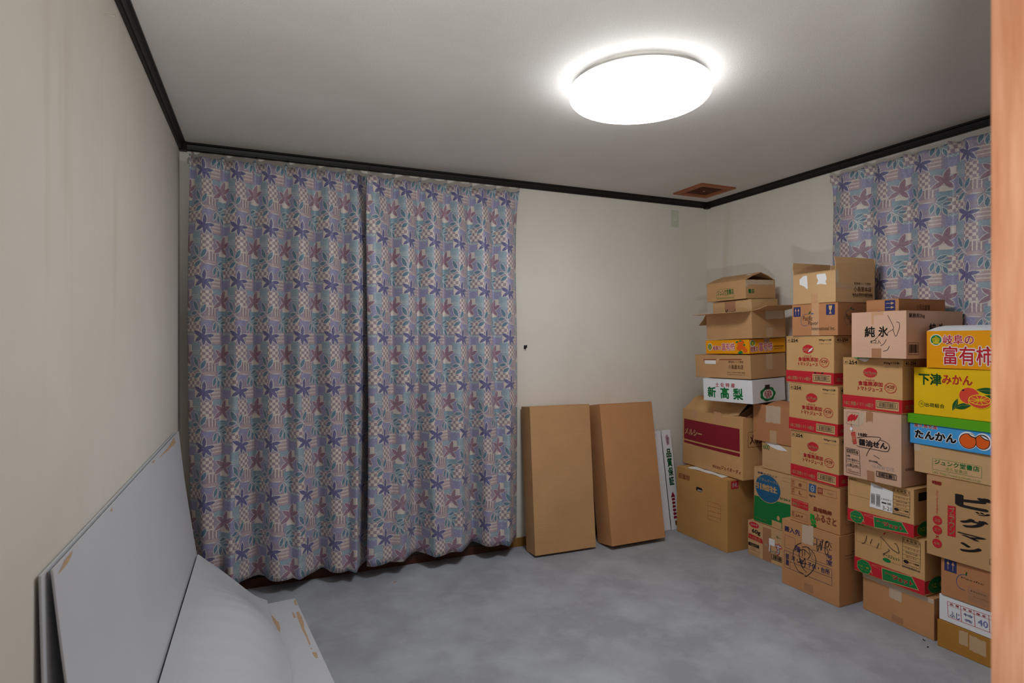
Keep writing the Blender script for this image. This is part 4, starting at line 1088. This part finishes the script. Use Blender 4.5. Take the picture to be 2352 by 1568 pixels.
f.t('ふじ', 622, 798, 738, 908, I_PUR, .01); f.t('特', 780, 825, 885, 892, I_PUR, .01); f.t('秀', 790, 885, 880, 948, I_PUR, .01); f.t('40', 940, 890, 1050, 1000, I_PUR, .0)
c.finish()
c = Carton('flavour_box', 'brown carton with navy arrow symbol under the large black-lettered carton', 3.182, -2.300, .232, 2.0, .405, .165, .28, KRAFT_R)
f = c.face('front', 'N2', [(560, 220), (1085, 355), (1085, 805), (565, 605)], Lq=.176)
arrows_up(f, 597, 228, 730, 396); f.tape(858, 530, 1100, 775, TAPE_B, jag=.02)
f.l([(850, 408), (790, 400), (742, 425), (730, 480), (760, 540), (830, 575)], .0024, I_SKY); f.lens(835, 420, 845, 365, 9, I_DGRN)
f.t('Pacific', 782, 422, 1050, 520, I_BLK, .0); f.t('Flavor', 895, 572, 1090, 650, I_BLK, .0); f.t('International', 925, 640, 1250, 760, I_BLK, .0)
c.finish()
c = Carton('liquor_box', 'tall carton with big brushed black characters and red discs', 3.178, -2.265, .399, 4.0, S5L, .354, .27, KRAFT)
f = c.face('front', 'R8', [(663, 35), (1200, 125), (1195, 790), (675, 645)], Lq=.252)
f.t('ビ', 912, 182, 1182, 330, I_BLK, .06); f.t('ッ', 1062, 322, 1172, 368, I_BLK, .05); f.t('グ', 945, 362, 1150, 478, I_BLK, .06); f.t('マ', 930, 482, 1132, 565, I_BLK, .06); f.t('ン', 945, 560, 1098, 660, I_BLK, .06)
f.q([(838, 276), (902, 286), (902, 522), (838, 510)], I_RED, 4); f.vt('ブラウン', 850, 285, 892, 512, I_KR, .03)
for (y0, tx) in ((358, '25'), (432, '2.7'), (534, '6本')): f.e(720, y0, 794, y0+70, I_RED); f.t(tx, 735, y0+20, 780, y0+52, I_KR, .02)
f.t('×', 746, 506, 770, 530, I_RED, .01); f.t('甲類焼酎', 710, 80, 785, 122, I_RED, .03); f.vt('ふくよかな香り', 744, 150, 762, 350, I_RED, .0); f.o(1172, 684, 1240, 742, I_BLK, .002)
c.finish()
c = Carton('book_box', 'flat brown carton with green framed shop lettering below the blue lid box', 3.165, -2.205, .755, .8, S5L, .126, .27, KRAFT_L)
f = c.face('front', 'R6', [(178, 1155), (915, 1275), (915, 1545), (180, 1405)], Lq=.308)
junk(f, (358, 1290, 825, 1476), (378, 1300, 803, 1420), (480, 1372, 692, 1442), (358, 1402, 815, 1518)); f.tape(178, 1155, 240, 1225, TAPE_W)
c.finish()
c = Carton('fruit_box', 'blue citrus carton with a bright green lid', 3.150, -2.162, .883, -.9, .395, .130, .27, BLUEBOX, flaps=False)
f = c.face('front', 'R6', [(97, 845), (915, 955), (915, 1265), (97, 1130)], Lq=.352, Hq=.130)
f.t('屋久島名産', 140, 932, 362, 1000, I_RED, .02, I_WHT, .06); f.t('たんかん', 150, 998, 540, 1138, I_BLK, .05, I_WHT, .06)
f.e(562, 1022, 742, 1196, I_WHT); f.e(712, 1040, 872, 1210, I_WHT); f.e(718, 1056, 852, 1196, I_ORG, I_BLK, .003); f.e(574, 1042, 728, 1188, I_ORG, I_BLK, .003)
f.lens(650, 1040, 735, 1085, 16, I_BLK); f.lens(660, 1042, 728, 1078, 8, I_WHT); f.lens(760, 1055, 855, 1115, 16, I_BLK); f.lens(770, 1060, 848, 1108, 8, I_WHT)
c.finish()
L, D, h = c.L/2+.006, c.D/2+.006, c.h
mb = MB().box((-L, -D, h-.036), (L, -D+.004, h+.006)).box((-L, D-.004, h-.036), (L, D, h+.006)).box((-L, -D+.004, h-.036), (-L+.004, D-.004, h+.006)).box((L-.004, -D+.004, h-.036), (L, D-.004, h+.006)).box((-L+.004, -D+.004, h+.001), (L-.004, D-.004, h+.006))
mb.build('lid', GREENBOX, c.root)
c = Carton('fruit_box', 'yellow mandarin carton with printed oranges and leaves', 3.145, -2.188, 1.020, -1.0, .40, .212, .27, YELLOWBOX)
f = c.face('front', 'R6', [(147, 425), (915, 450), (915, 940), (150, 845)], Lq=.327)
f.t('下津', 195, 478, 402, 592, I_DGRN, .035); f.t('みかん', 412, 492, 695, 592, I_FRUIT, .035)
f.e(195, 730, 246, 784, None, I_DGRN, .0016); f.t('共', 208, 744, 234, 770, I_DGRN, .0); f.t('出荷組合', 252, 746, 434, 802, I_DGRN, .015)
for q_ in ((735, 628, 960, 655, 30), (800, 690, 960, 720, 24), (508, 822, 560, 710, 22), (520, 795, 695, 770, 28), (850, 740, 950, 745, 20)): f.lens(*q_, I_DGRN)
for P in ([(745, 635), (850, 640), (950, 655)], [(515, 815), (540, 770), (560, 720)], [(530, 795), (600, 775), (690, 772)]): f.l(P, .0015, I_OLIVE)
f.e(568, 608, 768, 765, I_FRUIT, I_YEL, .002); f.e(600, 626, 624, 642, I_BLK)
f.e(660, 678, 878, 806, I_FRUIT, I_YEL, .0025); f.e(664, 680, 874, 772, I_FRUIT, I_YEL, .003)
for k in range(10):
    a_ = 2*PI*k/10; f.l([(769+8*math.cos(a_), 727+3*math.sin(a_)), (769+95*math.cos(a_), 727+40*math.sin(a_))], .0026, I_YEL, False)
c.finish()
c = Carton('fruit_box', 'tall orange persimmon carton on top of the yellow carton', 3.145, -2.235, 1.234, .2, .385, .163, .27, ORANGEBOX, open_top=True, inner=WHITEBOX)
c.flap('b', .132, -88, m=WHITEBOX); c.flap('f', .134, -79, m=WHITEBOX)
f = c.face('front', 'R6', [(268, 80), (915, 75), (915, 440), (272, 420)], Lq=.264)
f.e(301, 111, 419, 216, I_WHT); f.e(307, 117, 413, 210, I_GRN); f.t('金', 322, 132, 398, 196, I_YEL, .04)
f.t('岐阜の', 430, 118, 722, 206, I_RED, .02, I_WHT, .04); f.t('富有柿', 432, 222, 908, 400, I_RED, .018, I_WHT, .045)
for q_ in ((870, 130, 950, 110, 26), (900, 260, 980, 250, 24)): f.lens(*q_, I_BGRN)
for q_ in ((890, 150, 980, 230), (960, 130, 1060, 220), (950, 220, 1050, 310)): f.e(*q_, I_ORG)
c.finish()

# ================================================================== TALL CARTONS LEANING ON THE BACK WALL
for (lab, x, W_, y0, phi, H_, T_, yw, m) in (
        ('tall plain brown carton leaning on the wall beside the floral curtain', 1.962, .432, -.108, 5.4, .922, .140, -1.0, KRAFT),
        ('tall plain brown carton leaning on the wall beside the white panels', 2.471, .425, -.156, 9.3, .913, .172, 1.1, KRAFT_O)):
    p = rad(phi); ya = rad(yw)
    c = Carton('tall_carton', lab, x+W_*math.cos(ya), y0-T_*math.cos(p)+W_*math.sin(ya), T_*math.sin(p)+.001, 90+yw, W_, H_, T_, m, tilt=(-phi, 0), bulge=.004)
    c.finish()
c = Carton('flattened_carton', 'wide white carton panel with green print leaning behind the tall plain carton', 3.088, -.132, .002, 90, .172, .70, .010, WHITEBOX, tilt=(-8.0, -1.6), flaps=False, bulge=0, round_=.001, cat='carton panel')
f = c.face('front'); 
for i_, ch in enumerate('土佐の高知'): f.t(ch, 150, 170+i_*165, 620, 285+i_*165, I_GRN, .03)
f.t('TOSA', 600, 20, 760, 45, I_LGRY, .0)
c.finish()
c = Carton('flattened_carton', 'narrow white carton panel with green quality lettering and maroon arrow', 3.172, -.135, .002, 90, .076, .705, .008, WHITEBOX, tilt=(-7.6, -1.6), flaps=False, bulge=0, round_=.001, cat='carton panel')
f = c.face('front')
f.vt('品質保証', 270, 190, 800, 565, I_GRN, .04)
f.poly([(330, 65), (560, 45), (760, 85), (700, 150), (420, 155), (360, 110)], ink('pale_mauve', (176, 150, 156))); f.t('生産', 440, 75, 650, 105, I_MAR, .02); f.t('者', 470, 115, 600, 140, I_MAR, .02)
f.poly([(240, 680), (500, 625), (760, 680)], I_MAR)
for i_ in range(6): f.r(330, 690+i_*36, 690, 712+i_*36, I_MAR, 2)
f.r(420, 690, 480, 900, I_MAR, 2); f.r(430, 915, 760, 960, I_BROWN, 2)
c.finish()

# ================================================================== WHITE BOARDS ON THE LEFT
g = G('white_laminate'); co = g.coord()
n = g.noise(co, 3., 3)
BOARD = g.out(g.mix(n, lin((206, 208, 214)), lin((214, 216, 221))), .45, .4)
TORN = plain('torn_fibre', (200, 168, 136), .85, .15, 60, .1)
def interp(P, k):
    """point at fraction k of a polyline, smoothed"""
    n = len(P)-1; a = min(k*n, n-1e-6); i = int(a); t = a-i
    p0, p1, p2, p3 = P[max(0, i-1)], P[i], P[i+1], P[min(n, i+2)]
    return tuple(.5*((2*p1[q])+(-p0[q]+p2[q])*t+(2*p0[q]-5*p1[q]+4*p2[q]-p3[q])*t*t+(-p0[q]+3*p1[q]-3*p2[q]+p3[q])*t**3) for q in (0, 1))
def sheet(name, label, prof, ya, yb, th=.004, nk=24, nj=60, ripple=0.):
    V = []; F = []
    o = bpy.data.objects.new(name, None)
    for j in range(nj+1):
        w_ = j/nj; y = ya+(yb-ya)*w_
        P = prof(y)
        for k in range(nk+1):
            x, z = interp(P, k/nk)
            if ripple:
                b_ = math.sin(PI*k/nk)**.6
                ph = (y*8.2+.35*math.sin(k/nk*PI))
                z += ripple*b_*(abs(math.sin(PI*ph))**.5-.7)
            V.append((x, y, z))
    for j in range(nj):
        for k in range(nk): i = j*(nk+1)+k; F.append((i, i+1, i+nk+2, i+nk+1))
    o = mesh_obj(name, V, F, BOARD, None, True)
    md = o.modifiers.new('thickness', 'SOLIDIFY'); md.thickness = th; md.offset = 0
    md = o.modifiers.new('crisp_edges', 'EDGE_SPLIT'); md.split_angle = rad(35)
    return tag(o, label, 'board', 'loose white fibreboards by the wall')
PB = [(.008, .905), (.013, .69), (.020, .48), (.030, .28), (.044, .1), (.054, .004)]
PF = [(.020, .905), (.043, .68), (.070, .48), (.100, .28), (.130, .1), (.150, .004)]
b1 = sheet('white_board', 'white board flat against the wall behind the other leaning board', lambda y: PB, -.235, -2.15)
b2 = sheet('white_board', 'large white board leaning in front of another against the wall', lambda y: PF, -.222, -2.125)
FA = [(.108, .297), (.190, .222), (.278, .134), (.355, .058), (.425, .012)]
NE = [(.108, .297), (.210, .303), (.335, .262), (.440, .160), (.508, .012)]
def prof3(y):
    t = sstep(-.25, -1.05, y) if False else min(1, max(0, (-.25-y)/.75)); t = t*t*(3-2*t)
    return [(a[0]*(1-t)+b_[0]*t, a[1]*(1-t)+b_[1]*t) for a, b_ in zip(FA, NE)]
b3 = sheet('white_board', 'white board bent in an arch at the foot of the leaning boards', prof3, -.262, -2.06, ripple=.006)
fl = [(.25, -.30), (.56, -.27), (.775, -2.06), (.465, -2.10)]
mb = MB().add([(x, y, .0005) for x, y in fl]+[(x, y, .005) for x, y in fl], [(0, 1, 2, 3), (7, 6, 5, 4), (0, 4, 5, 1), (1, 5, 6, 2), (2, 6, 7, 3), (3, 7, 4, 0)])
b4 = tag(mb.build('white_board', BOARD), 'white board with torn edge lying flat on the grey floor', 'board', 'loose white fibreboards by the wall')
def patch(pts3, parent, nrm):
    n = len(pts3); c_ = sum((Vector(p) for p in pts3), Vector())/n
    mesh_obj('torn_patch', [c_]+[Vector(p) for p in pts3], [(0, 1+i, 1+(i+1) % n) for i in range(n)], TORN, parent)
for P in ([(1425, 760), (1445, 755), (1460, 812), (1436, 795)], [(1450, 872), (1475, 868), (1500, 915), (1522, 970), (1530, 1040), (1555, 1092), (1572, 1140), (1592, 1190), (1578, 1196), (1552, 1130), (1528, 1082), (1505, 1040), (1488, 990), (1462, 930)],
          [(1604, 1266), (1648, 1264), (1664, 1322), (1642, 1326), (1622, 1300)], [(1409, 870), (1424, 880), (1450, 926), (1424, 930)], [(1204, 900), (1242, 935), (1262, 965), (1276, 968), (1295, 1030), (1294, 1075), (1268, 1045), (1252, 1010), (1226, 965)], [(1592, 1222), (1606, 1228), (1604, 1242), (1594, 1238)], [(1125, 775), (1165, 780), (1135, 792)]):
    patch([on_z(340+.23474*x, 1200+.23474*y, .0054) for x, y in P], b4, None)
def hit(px, py, P, off):
    r = ray(px, py); lo, hi = .3, 4.0
    def surf(z):
        for (a, b), (c_, d) in zip(P, P[1:]):
            if d <= z <= b: return c_+(a-c_)*(z-d)/(b-d)
        return P[0][0] if z > P[0][1] else P[-1][0]
    for _ in range(50):
        m = (lo+hi)/2; p = CAM+r*m
        if p.x > surf(p.z)+off: lo = m
        else: hi = m
    p = CAM+r*lo
    z = min(p.z, P[0][1]-.003); return Vector((surf(z)+off, min(-.24, max(-2.118, p.y)), z))
for P, S_, par in (([(345, 925), (385, 838), (432, 772), (424, 812), (410, 845), (385, 880)], PF, b2), ([(940, 238), (1000, 168), (1030, 108), (1042, 145), (985, 200)], PF, b2), ([(568, 585), (600, 540), (640, 514), (605, 565)], PF, b2), ([(655, 556), (662, 530), (668, 545)], PF, b2), ([(902, 262), (912, 242), (918, 250), (908, 266)], PF, b2),
                   ([(237, 990), (246, 935), (276, 905), (286, 915), (270, 960)], PB, b1), ([(284, 1500), (290, 1530), (288, 1556), (283, 1540)], PB, b1)):
    patch([hit(.38789*x, 960+.38789*y, S_, .0027) for x, y in P], par, None)

# ================================================================== SMALL THINGS ON THE FLOOR
p = on_z(988, 1281, 0)
o = MB().bevbox((-.035, -.012, 0), (.03, .012, .010), .003).build('floor_clip', plain('clip_white', (206, 204, 198), .4)); o.location = p
tag(o, 'small white plastic catch on the floor by the window sill', 'catch')
p = on_z(1006, 1287, 0)
o = MB().lathe([(0, .009), (.006, .008), (.008, .004), (.008, 0), (0, 0)], 14).build('rubber_bump', HK, None, True); o.location = p
tag(o, 'tiny black round stopper on the floor by the window sill', 'stopper')
for px, py, s_, rz, lab in ((907, 1337, .010, .5, 'thin brown splinter lying on the grey floor before the curtains'), (2122, 1470, .006, 1.2, 'dark crumb on the floor by the mustard carton'), (2131, 1486, .005, .2, 'second dark crumb on the floor by the mustard carton')):
    o = MB().bevbox((-s_, -.0025, 0), (s_, .0025, .003), .0008).build('wood_splinter', TAPE_B if px < 1000 else HK); o.location = on_z(px, py, 0); o.rotation_euler.z = rz
    tag(o, lab, 'splinter')

# ================================================================== WORK LAMP IN THE CORRIDOR (behind the camera)
wl = thing('work_lamp', 'small black work lamp on the corridor floor turned upwards', 'work lamp', (.14, -3.84, 0))
MB().box((-.12, -.09, 0), (-.10, .09, .012)).box((.10, -.09, 0), (.12, .09, .012)).bevbox((-.115, -.008, .010), (-.105, .008, .43), .002).bevbox((.105, -.008, .010), (.115, .008, .43), .002).build('stand', HK, wl)
o = MB().box((-.10, -.075, -.05), (.10, .075, -.012)).box((-.10, -.075, -.012), (-.085, .075, .0)).box((.085, -.075, -.012), (.10, .075, 0)).box((-.085, -.075, -.012), (.085, -.064, 0)).box((-.085, .064, -.012), (.085, .075, 0)).build('lamp_head', HK, wl)
o.location = (0, 0, .448); o.rotation_euler = Vector((.31, .52, .79)).to_track_quat('Z', 'Y').to_euler()
